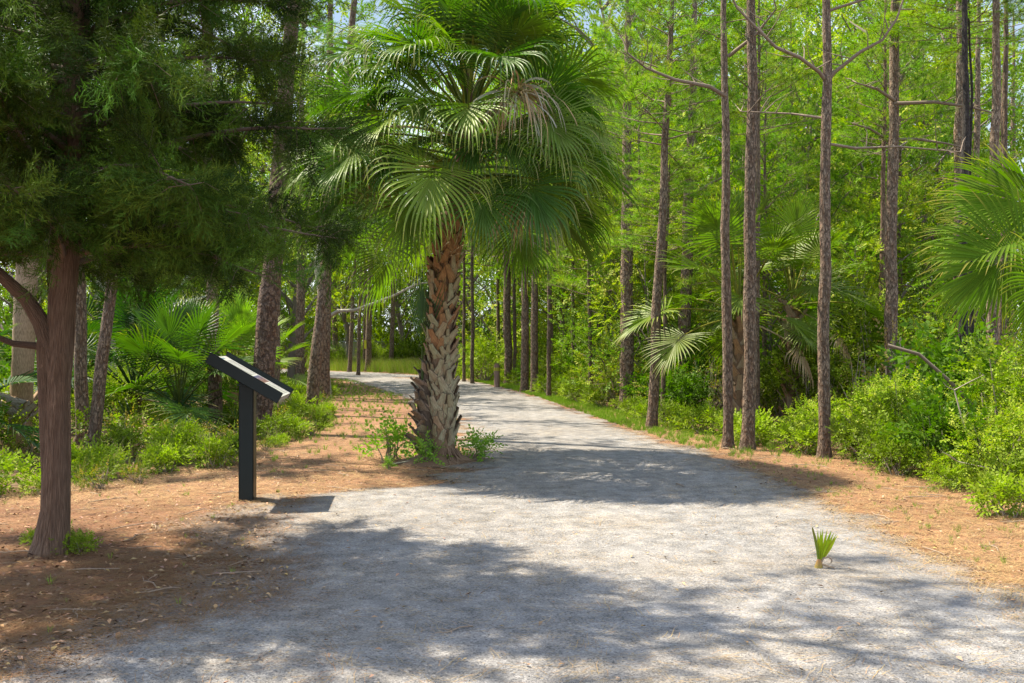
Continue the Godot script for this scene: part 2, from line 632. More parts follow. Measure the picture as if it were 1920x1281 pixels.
# One old leaf base: two legs that clasp the trunk and meet in a cut stub.
func boot_mesh(col: Color, inner: Color, leg: float, stub: float, out: float, wide: float) -> ArrayMesh:
	var s := Shape.new()
	# in its own frame: y up the trunk, z away from it, x round it
	var rows := []
	for sg in [-1.0, 1.0]:
		rows = [[Vector3(sg * wide * 0.95, -leg, -0.02), 0.036], [Vector3(sg * wide * 0.5, -leg * 0.4, 0.025), 0.045], [Vector3(sg * wide * 0.12, 0.02, 0.045), 0.05]]
		strap(s, rows, col, inner, sg)
	rows = [[Vector3(0, -0.03, 0.04), 0.062], [Vector3(0, stub * 0.5, 0.05 + out * 0.45), 0.05], [Vector3(rf(-0.012, 0.012), stub, 0.05 + out), 0.040]]
	strap(s, rows, col, inner, 0.0)
	return s.mesh(M.palm_fibre)

func strap(s: Shape, rows: Array, col: Color, inner: Color, lean: float) -> void:
	# a flat bar with a rounded outer face, closed at the far end
	var first := s.v.size()
	var thick := 0.016
	var count := 6
	for j in rows.size():
		var p: Vector3 = rows[j][0]
		var w: float = rows[j][1]
		var t: Vector3 = ((rows[mini(j + 1, rows.size() - 1)][0] as Vector3) - (rows[maxi(j - 1, 0)][0] as Vector3)).normalized()
		var x := Vector3(1, 0, 0)
		x = (x - t * x.dot(t)).normalized()
		var z := x.cross(t).normalized()
		var cs := [Vector2(-1, -0.3), Vector2(-0.85, 0.7), Vector2(-0.3, 1.0), Vector2(0.3, 1.0), Vector2(0.85, 0.7), Vector2(1, -0.3)]
		for k in count:
			var q: Vector2 = cs[k]
			var nn := (x * q.x * 0.5 + z * (q.y + 0.1)).normalized()
			s.vert(p + x * q.x * w + z * q.y * thick, nn, vary(col, 0.12) if k > 0 and k < 5 else inner, Vector2.ZERO)
	for j in rows.size() - 1:
		for k in count:
			var o := first + j * count + k
			var o2 := first + j * count + (k + 1) % count
			s.tri(o, o + count, o2 + count)
			s.tri(o, o2 + count, o2)
	var last := first + (rows.size() - 1) * count
	for k in range(1, count - 1): s.tri(last, last + k + 1, last + k)

# ---------- pines
func tuft(s: Shape, pos: Vector3, dir: Vector3, count: int, L: float, w: float, col: Color) -> void:
	for k in count:
		var q := (dir * rf(0.25, 1.0) + ball() * 0.95).normalized()
		var side := q.cross(ball()).normalized()
		var b := pos - dir * rf(0.0, 0.11)
		var cc := vary(col, 0.22)
		var nn := side.cross(q).normalized()
		var l := L * rf(0.7, 1.1)
		var o := s.vert(b - side * w * 0.5, nn, cc)
		s.vert(b + side * w * 0.5, nn, cc)
		s.vert(b + q * l + Vector3(0, -l * 0.1, 0), nn, cc)
		s.tri(o, o + 2, o + 1)

func bough(length: float, tufts: int, col: Color, wood: Color, needle := 0.18, count := 26) -> Array:
	var w := Shape.new()
	var g := Shape.new()
	var pts := []
	var p := Vector3.ZERO
	var d := Vector3(0, 0.05, 1).normalized()
	for k in 7:
		pts.append(p)
		p += d * length / 6.0
		d = (d + Vector3(rf(-0.14, 0.14), rf(-0.08, 0.16), 0)).normalized()
	tube(w, pts, [0.014, 0.012, 0.010, 0.008, 0.006, 0.005, 0.003], 4, wood, wood)
	for k in tufts:
		var f := 0.3 + 0.7 * (k + 0.5) / tufts
		var at: Vector3 = (pts[int(f * 6)] as Vector3).lerp(pts[mini(int(f * 6) + 1, 6)], fmod(f * 6, 1.0))
		var sg := -1.0 if k % 2 else 1.0
		var out := Vector3(sg * rf(0.5, 1.0), rf(-0.1, 0.7), rf(0.3, 0.9)).normalized()
		var tl := rf(0.14, 0.5) * (1.25 - f) * length
		tube(w, [at, at + out * tl * 0.5, at + out * tl + Vector3(0, tl * 0.12, 0)], [0.005, 0.004, 0.003], 3, wood, wood)
		tuft(g, at + out * tl + Vector3(0, tl * 0.12, 0), (out + Vector3(0, 0.25, 0)).normalized(), count, needle, 0.0115, vary(col, 0.3))
		if k % 3 == 0: tuft(g, at + out * tl * 0.55, out, count / 2, needle * 0.9, 0.0115, vary(col, 0.3))
	tuft(g, pts[6], d, count + 6, needle, 0.0115, vary(col, 0.25))
	return [w, g]

# A pine's branches and needles above the crown's base, 6 m from there to the tip.
func pine_crown(count: int, reach0: float, reach1: float, cols: Array, wood: Color, up0 := -0.05, up1 := 0.7, tufts := 13) -> Array:
	var b := []
	for k in 4: b.append(bough(1.4, tufts, cols[k % cols.size()], wood))
	var w := Shape.new()
	var g := Shape.new()
	for k in count:
		var f := (k + rf(0, 0.8)) / count
		var az := k * 2.39996 + rf(-0.4, 0.4)
		var up := lerpf(up0, up1, f) + rf(-0.15, 0.2)
		var dir := Vector3(sin(az), up, cos(az)).normalized()
		var s := lerpf(reach0, reach1, pow(f, 1.3)) / 1.4 * rf(0.75, 1.15)
		var t := look(dir, rf(-0.5, 0.5), s, Vector3(0, 5.8 * f, 0))
		var pick: Array = b[rng.randi() % 4]
		w.put(pick[0], t)
		g.put(pick[1], t)
	return [w.mesh(M.wood), g.mesh(M.needle)]

func pine_trunk(r: float, H: float, lean: Vector2, c0: Color, c1: Color, sd: int, wander := 0.05) -> Dictionary:
	var pts := []
	var rad := []
	var nseg := int(H / 0.22)
	for k in nseg + 1:
		var y := H * k / nseg
		var f := float(k) / nseg
		pts.append(Vector3(lean.x * y + wander * wob.get_noise_2d(y * 6.0, sd * 37.0) * minf(1, y), y - 0.06, lean.y * y + wander * wob.get_noise_2d(y * 6.0, sd * 91.0) * minf(1, y)))
		rad.append(r * (lerpf(1.0, 0.16, pow(f, 1.5)) + 0.45 * exp(-y / 0.16)))
	var s := Shape.new()
	var turns := maxf(1.0, roundf(r * 14.0) * 0.5)
	tube(s, pts, rad, 16, c0, c1, 0.22, sd * 3.7, turns)
	return {"mesh": s.mesh(M.pine_bark), "pts": pts, "rad": rad}

func along(pts: Array, y: float) -> Vector3:
	for k in range(1, pts.size()):
		if pts[k].y >= y:
			return (pts[k - 1] as Vector3).lerp(pts[k], (y - pts[k - 1].y) / (pts[k].y - pts[k - 1].y))
	return pts[-1]

# ---------- leafy trees and shrubs
func lobes(centres: Array, r: float, per: int, twigs: Array, squash := 0.85) -> Shape:
	# twigs set through the outer part of each leaf clump
	var g := Shape.new()
	for c in centres:
		var pick: Array = twigs[rng.randi() % twigs.size()]
		var rr := r * rf(0.7, 1.25)
		for k in int(per * rr * rr / (r * r)):
			var q := ball().normalized()
			if q.y < -0.2 and rng.randf() < 0.45: q.y = -q.y
			var at: Vector3 = c + Vector3(q.x, q.y * squash, q.z) * rr * (0.35 + 0.65 * sqrt(rng.randf()))
			var dir := (q + ball() * 0.8 + Vector3(0, 0.1, 0)).normalized()
			g.put(pick[rng.randi() % pick.size()], look(dir, rf(-1, 1), rf(0.75, 1.2), at))
	return g

func twig_set(length: float, count: int, l: float, w: float, col: Color, kinds := 3, amount := 0.2) -> Array:
	var a := []
	for k in kinds: a.append(twig(length, count, l, w, vary(col, 0.12), amount))
	return a

func leafy_tree(H: float, low: float, rx: float, clumps: int, per: int, twigs: Array, bark: Color, r := 0.11) -> Array:
	var w := Shape.new()
	var pts := []
	var rad := []
	for k in 12:
		var y := H * 0.86 * k / 11.0
		pts.append(Vector3(0.35 * sin(y * 0.5 + clumps) * minf(1, y * 0.3), y, 0.3 * cos(y * 0.43 + 1.0) * minf(1, y * 0.3)))
		rad.append(r * (lerpf(1.0, 0.2, k / 11.0) + 0.4 * exp(-y / 0.2)))
	tube(w, pts, rad, 8, bark, Color(bark.r * 1.15, bark.g * 1.15, bark.b * 1.15), 0.15)
	var centres := []
	for k in clumps:
		var f := (k + 0.5) / clumps
		var y := lerpf(low, H, f)
		var az := k * 2.39996 + rf(-0.5, 0.5)
		var wide := rx * sqrt(maxf(0.08, 1.0 - pow(2.0 * f - 0.85, 2.0))) * rf(0.45, 1.0)
		var c := Vector3(sin(az) * wide, y, cos(az) * wide)
		centres.append(c)
		var root := along(pts, maxf(0.4, y - wide * 0.7 - 0.3))
		var mid := root.lerp(c, 0.5) + Vector3(0, 0.12 * wide, 0) + ball() * 0.12
		tube(w, [root, root.lerp(mid, 0.5) + ball() * 0.05, mid, mid.lerp(c, 0.5) + ball() * 0.08, c], [r * 0.42, r * 0.34, r * 0.26, r * 0.18, r * 0.08], 5, bark, bark)
	return [w.mesh(M.wood), lobes(centres, rx * 0.36, per, twigs).mesh(M.leaf)]

func shrub(rx: float, h: float, clumps: int, per: int, twigs: Array, bark: Color, stems := 6) -> Array:
	var w := Shape.new()
	var centres := []
	for k in clumps:
		var q := ball()
		centres.append(Vector3(q.x * rx * 0.75, h * (0.22 + 0.62 * absf(q.y + rf(0, 0.3)) / 1.3), q.z * rx * 0.75))
	for k in stems * 2:
		var c: Vector3 = centres[k % clumps]
		var b := Vector3(rf(-0.1, 0.1), -0.03, rf(-0.1, 0.1))
		var mid := b.lerp(c, 0.5) + ball() * 0.08 * h
		tube(w, [b, b.lerp(mid, 0.5) + ball() * 0.02, mid, c + Vector3(0, h * 0.1, 0)], [0.014, 0.011, 0.009, 0.004], 4, bark, bark)
	return [w.mesh(M.wood), lobes(centres, rx * 0.33, per, twigs, 0.8).mesh(M.leaf)]

func place(kind: Array, called: String, at: Vector3, turn: float, s: float, label: String, category: String, group: String, wood_part: String, leaf_part: String, sy := 1.0) -> Node3D:
	# the first of a kind is built, the others are copies of it with their parts
	var t: Node3D
	if kind.size() > 2:
		t = (kind[2] as Node3D).duplicate()
		t.name = numbered(called)
		add_child(t, true)
		tag(t, label, category, group)
	else:
		t = thing(called, Vector3.ZERO, label, category, group)
		obj(wood_part, kind[0], t)
		var o := obj(leaf_part, kind[1], t)
		o.set_meta("kind", "stuff")
		kind.append(t)
	t.transform = Transform3D(Basis(Vector3.UP, turn).scaled_local(Vector3(s, s * sy, s)), at)
	return t

# ---------- the place
func build_ground() -> void:
	var xs := []
	var zs := []
	var q := -220.0
	while q <= 220.0:
		xs.append(q)
		q += 20.0 if absf(q + 0.5) > 40.0 else (4.0 if absf(q + 0.5) > 16.0 else 0.5)
	q = 14.0
	while q >= -260.0:
		zs.append(q)
		q -= 20.0 if q < -80.0 else (4.0 if q < -40.0 else 0.5)
	var s := Shape.new()
	var f := noise(0.25, FastNoiseLite.TYPE_SIMPLEX_SMOOTH, 3, 61)
	for z in zs:
		for x in xs:
			var d: float = -z
			var inside := maxf(x - pl(THICKET_RIGHT, d), pl(THICKET_LEFT, d) - x)
			var v := f.get_noise_2d(x * 4.0, z * 4.0)
			var c := Color(1.0, 0.95, 0.88).lerp(Color(0.7, 0.62, 0.55), clampf(0.5 + v, 0, 1))
			c = c.lerp(Color(0.42, 0.46, 0.26), clampf(inside * 0.8 + v * 0.6 + 0.1, 0, 0.9))
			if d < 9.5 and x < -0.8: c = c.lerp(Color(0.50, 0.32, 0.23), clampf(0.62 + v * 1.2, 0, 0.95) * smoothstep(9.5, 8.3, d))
			if d > 24.0: c = c.lerp(Color(0.75, 0.85, 0.45), clampf((d - 24.0) / 8.0, 0, 0.5) * clampf(0.5 + v * 1.5, 0, 1))
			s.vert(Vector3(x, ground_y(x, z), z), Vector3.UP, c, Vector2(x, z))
	for j in zs.size() - 1:
		for k in xs.size() - 1:
			var o: int = j * xs.size() + k
			s.tri(o, o + 1, o + xs.size() + 1)
			s.tri(o, o + xs.size() + 1, o + xs.size())
	for k in range(0, s.i.size(), 3):   # rows run away from the viewer: turn the faces up
		var t := s.i[k + 1]
		s.i[k + 1] = s.i[k + 2]
		s.i[k + 2] = t
	var g := obj("ground", s.mesh(M.forest_floor))
	tag(g, "forest floor strewn with orange pine straw on both sides of the gravel", "", "", "structure")

	s = Shape.new()
	var rows := []
	q = 3.0
	while q > -68.0:
		rows.append(q)
		q -= 0.14 if q > -20.0 else 0.4
	var cols := 64
	var edge := noise(0.5, FastNoiseLite.TYPE_SIMPLEX_SMOOTH, 4, 71)
	for z in rows:
		var d: float = -z
		var l := pl(PATH_LEFT, d)
		var r := pl(PATH_RIGHT, d)
		var wide_l := 1.3 if d < 8.0 else lerpf(1.3, 0.45, clampf((d - 8.0) / 2.0, 0, 1))
		for k in cols + 1:
			var x := lerpf(l - 1.6, r + 0.9, float(k) / cols)
			var e := edge.get_noise_2d(x * 2.0, z * 2.0) + 0.5 * edge.get_noise_2d(x * 9.0, z * 9.0)
			var a := minf(smoothstep(-wide_l, wide_l * 0.55, x - l + e * 0.7), smoothstep(-0.4, 0.25, r - x + e * 0.4))
			var v := edge.get_noise_2d(x * 0.7 + 50.0, z * 0.7)
			var c := Color(1.0, 1.0, 1.0).lerp(Color(0.86, 0.84, 0.82), clampf(0.5 + v * 1.6, 0, 1))
			c = c.lerp(Color(1.02, 0.94, 0.82), clampf(edge.get_noise_2d(x * 1.1, z * 1.1 + 90.0) * 1.4, 0, 0.5))
			c = c.lerp(Color(0.85, 0.86, 0.88), clampf(edge.get_noise_2d(x * 3.0 + 7.0, z * 0.45) * 1.8, 0, 0.6))
			c = c.lerp(Color(0.74, 0.52, 0.36), clampf(1.3 - a * 1.25, 0, 0.85))
			c.a = lerpf(0.44, 1.0, a)
			s.vert(Vector3(x, ground_y(x, z) + 0.008, z), Vector3.UP, c, Vector2(x, z))
	for j in rows.size() - 1:
		for k in cols:
			var o: int = j * (cols + 1) + k
			s.tri(o, o + cols + 1, o + cols + 2)
			s.tri(o, o + cols + 2, o + 1)
	g = obj("gravel_path", s.mesh(M.gravel))
	tag(g, "pale crushed gravel path that bends left behind the palm", "", "", "structure")

func on_path(x: float, d: float, margin: float) -> bool:
	return x > pl(PATH_LEFT, d) - margin and x < pl(PATH_RIGHT, d) + margin

func build_litter() -> void:
	# loose stones, needles and leaves that lie on the ground: nobody could count them
	var st := Shape.new()
	var ico := [Vector3(0, 1, 0), Vector3(0.9, 0.35, 0.1), Vector3(0.25, 0.3, 0.9), Vector3(-0.8, 0.4, 0.5), Vector3(-0.65, 0.25, -0.7), Vector3(0.35, 0.4, -0.85), Vector3(0, -0.5, 0)]
	for p in ico: st.vert(p, (p as Vector3).normalized(), Color.WHITE)
	for k in 5:
		st.tri(0, 1 + k, 1 + (k + 1) % 5)
		st.tri(6, 1 + (k + 1) % 5, 1 + k)
	var where := []
	var tints := []
	while where.size() < 13000:
		var d := 3.6 + 13.0 * pow(rng.randf(), 1.7)
		var x := rf(-0.58 * d, 0.56 * d)
		if not on_path(x, d, rf(-0.2, 0.5)): continue
		var r := rf(0.0015, 0.0042) * (1.0 if rng.randf() < 0.98 else 1.7)
		where.append(Transform3D(Basis.from_euler(Vector3(rf(-0.4, 0.4), rf(0, TAU), rf(-0.4, 0.4))).scaled_local(Vector3(r, r * 0.6, r * rf(0.7, 1.2))), on_ground(x, d, 0.009)))
		var t := rf(0.16, 0.25)
		var u := rng.randf()
		if u < 0.05: t *= 0.4
		tints.append(Color(t, t * 0.96, t * 0.88) if u < 0.8 else Color(t * 0.82, t * 0.9, t))
	var o := multi("gravel", st.mesh(M.stone), where, tints)
	tag(o, "loose pebbles scattered over the pale gravel path", "gravel", "", "stuff")

	var nd := Shape.new()
	for k in 5:
		var a := rf(0, TAU)
		var p := Vector3(rf(-0.05, 0.05), rf(0.0, 0.008), rf(-0.05, 0.05))
		var dir := Vector3(cos(a), 0, sin(a))
		var col := vary(hue(0.46, 0.24, 0.095), 0.35)
		for j in 3:
			var sd := dir.cross(Vector3.UP) * 0.0012
			nd.vert(p - sd, Vector3.UP, col)
			nd.vert(p + sd, Vector3.UP, col)
			p += dir * 0.055 + Vector3(0, rf(-0.006, 0.008), 0)
			dir = dir.rotated(Vector3.UP, rf(-0.3, 0.3))
			if j > 0:
				var b := nd.v.size() - 4
				nd.tri(b, b + 2, b + 3)
				nd.tri(b, b + 3, b + 1)
	where = []
	tints = []
	while where.size() < 30000:
		var d := 3.7 + 14.0 * pow(rng.randf(), 1.5)
		var x := rf(-0.6 * d, 0.6 * d)
		if on_path(x, d, rf(-0.5, 0.1)) and rng.randf() < 0.97: continue
		if x > pl(THICKET_RIGHT, d) + 0.8 or x < pl(THICKET_LEFT, d) - 0.8: continue
		where.append(Transform3D(Basis.from_euler(Vector3(rf(-0.1, 0.1), rf(0, TAU), rf(-0.1, 0.1))).scaled_local(Vector3.ONE * rf(0.45, 0.9)), on_ground(x, d, rf(0.008, 0.018))))
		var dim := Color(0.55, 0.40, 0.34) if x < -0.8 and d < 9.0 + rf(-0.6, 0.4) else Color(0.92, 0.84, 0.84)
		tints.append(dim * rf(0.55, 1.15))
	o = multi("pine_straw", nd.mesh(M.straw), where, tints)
	tag(o, "loose orange brown pine needles lying along both edges of the path", "pine straw", "", "stuff")

	var lf := Shape.new()
	leaf(lf, Vector3(0, 0.006, -0.03), Vector3(0, 0, 1), Vector3.UP, 0.065, 0.03, hue(0.38, 0.25, 0.14))
	where = []
	tints = []
	while where.size() < 3600:
		var d := 3.8 + 9.0 * pow(rng.randf(), 1.3)
		var x := rf(-0.56 * d, 0.56 * d)
		if on_path(x, d, -0.2) and rng.randf() < 0.955: continue
		if x > 0.0 and rng.randf() < 0.6: continue
		where.append(Transform3D(Basis.from_euler(Vector3(rf(-0.4, 0.4), rf(0, TAU), rf(-0.4, 0.4))).scaled_local(Vector3.ONE * rf(0.3, 0.8)), on_ground(x, d, 0.016)))
		tints.append(Color(1.0, rf(0.8, 1.1), rf(0.6, 1.2)) * (rf(0.3, 0.8) if rng.randf() < 0.6 else rf(0.75, 1.15)))
	o = multi("fallen_leaves", lf.mesh(M.straw), where, tints)
	tag(o, "dry tan leaves scattered on the pine straw and the gravel", "fallen leaves", "", "stuff")

	# broken twigs
	var tg := Shape.new()
	tube(tg, [Vector3(-0.14, 0, 0), Vector3(-0.05, 0.008, 0.012), Vector3(0.05, 0.004, -0.006), Vector3(0.13, 0.01, 0.015)], [0.0035, 0.004, 0.0035, 0.002], 5, hue(0.22, 0.16, 0.11), hue(0.28, 0.21, 0.15), 0.3)
	tube(tg, [Vector3(0.02, 0.005, 0), Vector3(0.06, 0.015, 0.04), Vector3(0.08, 0.012, 0.07)], [0.0028, 0.002, 0.001], 4, hue(0.22, 0.16, 0.11), hue(0.28, 0.21, 0.15))
	where = []
	while where.size() < 170:
		var d := 3.8 + 10.0 * pow(rng.randf(), 1.2)
		var x := rf(-0.56 * d, 0.56 * d)
		if on_path(x, d, 0.0) and rng.randf() < 0.96: continue
		where.append(Transform3D(Basis(Vector3.UP, rf(0, TAU)).scaled_local(Vector3.ONE * rf(0.4, 1.3)), on_ground(x, d, 0.012)))
	o = multi("fallen_twigs", tg.mesh(M.wood), where, [])
	tag(o, "broken brown twigs lying on the pine straw", "twigs", "", "stuff")

func grass_tuft(blades: int, h: float, w: float, col: Color, dry: float, spread := 0.5) -> Shape:
	var s := Shape.new()
	for k in blades:
		var a := rf(0, TAU)
		var out := Vector3(cos(a), 0, sin(a))
		var p := out * rf(0, 0.05) * h / 0.2
		var l := h * rf(0.6, 1.15)
		var d := (Vector3.UP + out * rf(0.1, spread)).normalized()
		var sd := d.cross(out).normalized()
		var c := vary(col, 0.25)
		if rng.randf() < dry: c = vary(hue(0.42, 0.33, 0.15), 0.2)
		for j in 4:
			var ww := w * (1.0 - j / 3.2)
			s.vert(p - sd * ww * 0.5, out, c)
			s.vert(p + sd * ww * 0.5, out, c)
			p += d * l / 3.0
			d = (d + out * 0.25 + Vector3(0, -0.12, 0)).normalized()
			if j > 0:
				var b := s.v.size() - 4
				s.tri(b, b + 2, b + 3)
				s.tri(b, b + 3, b + 1)
	return s

func build_grass() -> void:
	var short := grass_tuft(16, 0.10, 0.006, hue(0.24, 0.36, 0.045), 0.18).mesh(M.grass_leaf)
	var where := []
	var tints := []
	while where.size() < 5200:   # verges
		var d := rf(4.5, 40.0)
		var right := rng.randf() < 0.75
		var x := 0.0
		if right: x = lerpf(pl(PATH_RIGHT, d) + 0.15, pl(THICKET_RIGHT, d) + 0.3, rng.randf())
		else: x = lerpf(pl(PATH_LEFT, d) - 0.1, pl(THICKET_LEFT, d) - 0.3, rng.randf())
		var dens := (0.24 if right else 0.10) if d < 12.0 else clampf((d - 9.0) / 16.0, 0.1, 0.9)
		if wob.get_noise_2d(x * 55.0, d * 55.0) * 0.7 + 0.42 > dens + 0.12: continue
		var s := rf(0.5, 1.2) * (0.55 if d < 12.0 else 1.0)
		where.append(Transform3D(Basis(Vector3.UP, rf(0, TAU)).scaled_local(Vector3.ONE * s), on_ground(x, d)))
		tints.append(Color.WHITE * rf(0.8, 1.2))
	var o := multi("grass", short, where, tints)
	tag(o, "short thin grass sprouting along the pine straw verges", "grass", "", "stuff")

	var tall := grass_tuft(22, 0.75, 0.016, hue(0.30, 0.40, 0.06), 0.4, 0.35).mesh(M.grass_leaf)
	where = []
	tints = []
	while where.size() < 1300:
		var d := rf(46.0, 62.0)
		var x := rf(-17.0, -1.5)
		if on_path(x, d, 0.5) or x < pl(PATH_RIGHT, d): continue
		where.append(Transform3D(Basis(Vector3.UP, rf(0, TAU)).scaled_local(Vector3.ONE * rf(0.5, 1.15)), on_ground(x, d)))
		tints.append(Color.WHITE * rf(0.8, 1.2))
	o = multi("tall_grass", tall, where, tints)
	tag(o, "tall straw and yellow green grass on the far side of the path bend", "grass", "", "stuff")

# ---------- the exhibit sign
func build_sign() -> void:
	var t := thing("exhibit_sign", on_ground(-2.48, 9.34), "dark green interpretive sign with sloping white text panel on a single post", "sign", "", 0.108)
	var green := hue(0.008, 0.022, 0.022)
	var s := Shape.new()
	box(s, Transform3D(Basis(), Vector3(0, 0.56, 0)), Vector3(0.135, 1.16, 0.20), green, 0.006)
	obj("post", s.mesh(M.sign_steel), t)
	var slope := Basis(Vector3(0, 0, 1), deg_to_rad(-30.4))
	var mid := Vector3(0.035, 1.155, 0.0)
	for sg in [1.0, -1.0]:
		s = Shape.new()
		box(s, Transform3D(slope, mid + Vector3(0, 0, 0.43 * sg)), Vector3(0.735, 0.105, 0.012), green, 0.003)
		obj("side_plate", s.mesh(M.sign_steel), t)
	s = Shape.new()
	box(s, Transform3D(slope, mid + slope * Vector3(0, -0.024, 0)), Vector3(0.72, 0.045, 0.846), hue(0.30, 0.29, 0.27), 0.002)
	obj("tray", s.mesh(M.plain), t)
	s = Shape.new()
	var tr := Transform3D(slope, mid + slope * Vector3(0, 0.0055, 0))
	quad(s, tr, Transform3D(slope, Vector3.ZERO), Vector3(-0.36, 0, 0.423), Vector3(-0.36, 0, -0.423), Vector3(0.36, 0, -0.423), Vector3(0.36, 0, 0.423), Vector3.UP, Color.WHITE)
	for k in 4: s.uv[k] = [Vector2(0, 0), Vector2(1, 0), Vector2(1, 1), Vector2(0, 1)][k]
	box(s, Transform3D(slope, mid + slope * Vector3(0, 0.0013, 0)), Vector3(0.718, 0.004, 0.844), Color.WHITE)
	for k in range(4, s.uv.size()): s.uv[k] = Vector2(0.01, 0.01)
	obj("exhibit_panel", s.mesh(M.exhibit), t)
	s = Shape.new()
	box(s, Transform3D(Basis(), Vector3(0, 1.085, 0)), Vector3(0.10, 0.012, 0.6), green)
	box(s, Transform3D(slope, mid + slope * Vector3(0, -0.055, 0)), Vector3(0.4, 0.018, 0.5), green, 0.003)
	obj("bracket", s.mesh(M.sign_steel), t)
	for k in 4:
		s = Shape.new()
		var p: Vector3 = mid + slope * Vector3(-0.27 + 0.18 * k, 0.0, 0.436)
		tube(s, [p, p, p + Vector3(0, 0, 0.006), p + Vector3(0, 0, 0.007)], [0.001, 0.009, 0.008, 0.001], 8, hue(0.03, 0.045, 0.045), hue(0.03, 0.045, 0.045))
		obj("bolt", s.mesh(M.sign_steel), t)

func build_bollard() -> void:
	var t := thing("bollard", on_ground(-0.5, 33.0), "brown domed bollard with a yellow band at the path edge", "bollard")
	var brown := hue(0.25, 0.155, 0.125)
	var s := Shape.new()
	tube(s, [Vector3(0, -0.05, 0), Vector3(0, 0.3, 0), Vector3(0, 0.60, 0), Vector3(0, 0.70, 0), Vector3(0, 0.74, 0), Vector3(0, 0.775, 0), Vector3(0, 0.795, 0), Vector3(0, 0.80, 0)], [0.098, 0.098, 0.098, 0.098, 0.09, 0.068, 0.035, 0.004], 20, brown, brown)
	obj("post", s.mesh(M.plain), t)
	s = Shape.new()
	tube(s, [Vector3(0, 0.550, 0), Vector3(0, 0.555, 0), Vector3(0, 0.655, 0), Vector3(0, 0.66, 0)], [0.097, 0.104, 0.104, 0.097], 20, hue(0.38, 0.36, 0.03), hue(0.38, 0.36, 0.03))
	obj("band", s.mesh(M.plain), t)

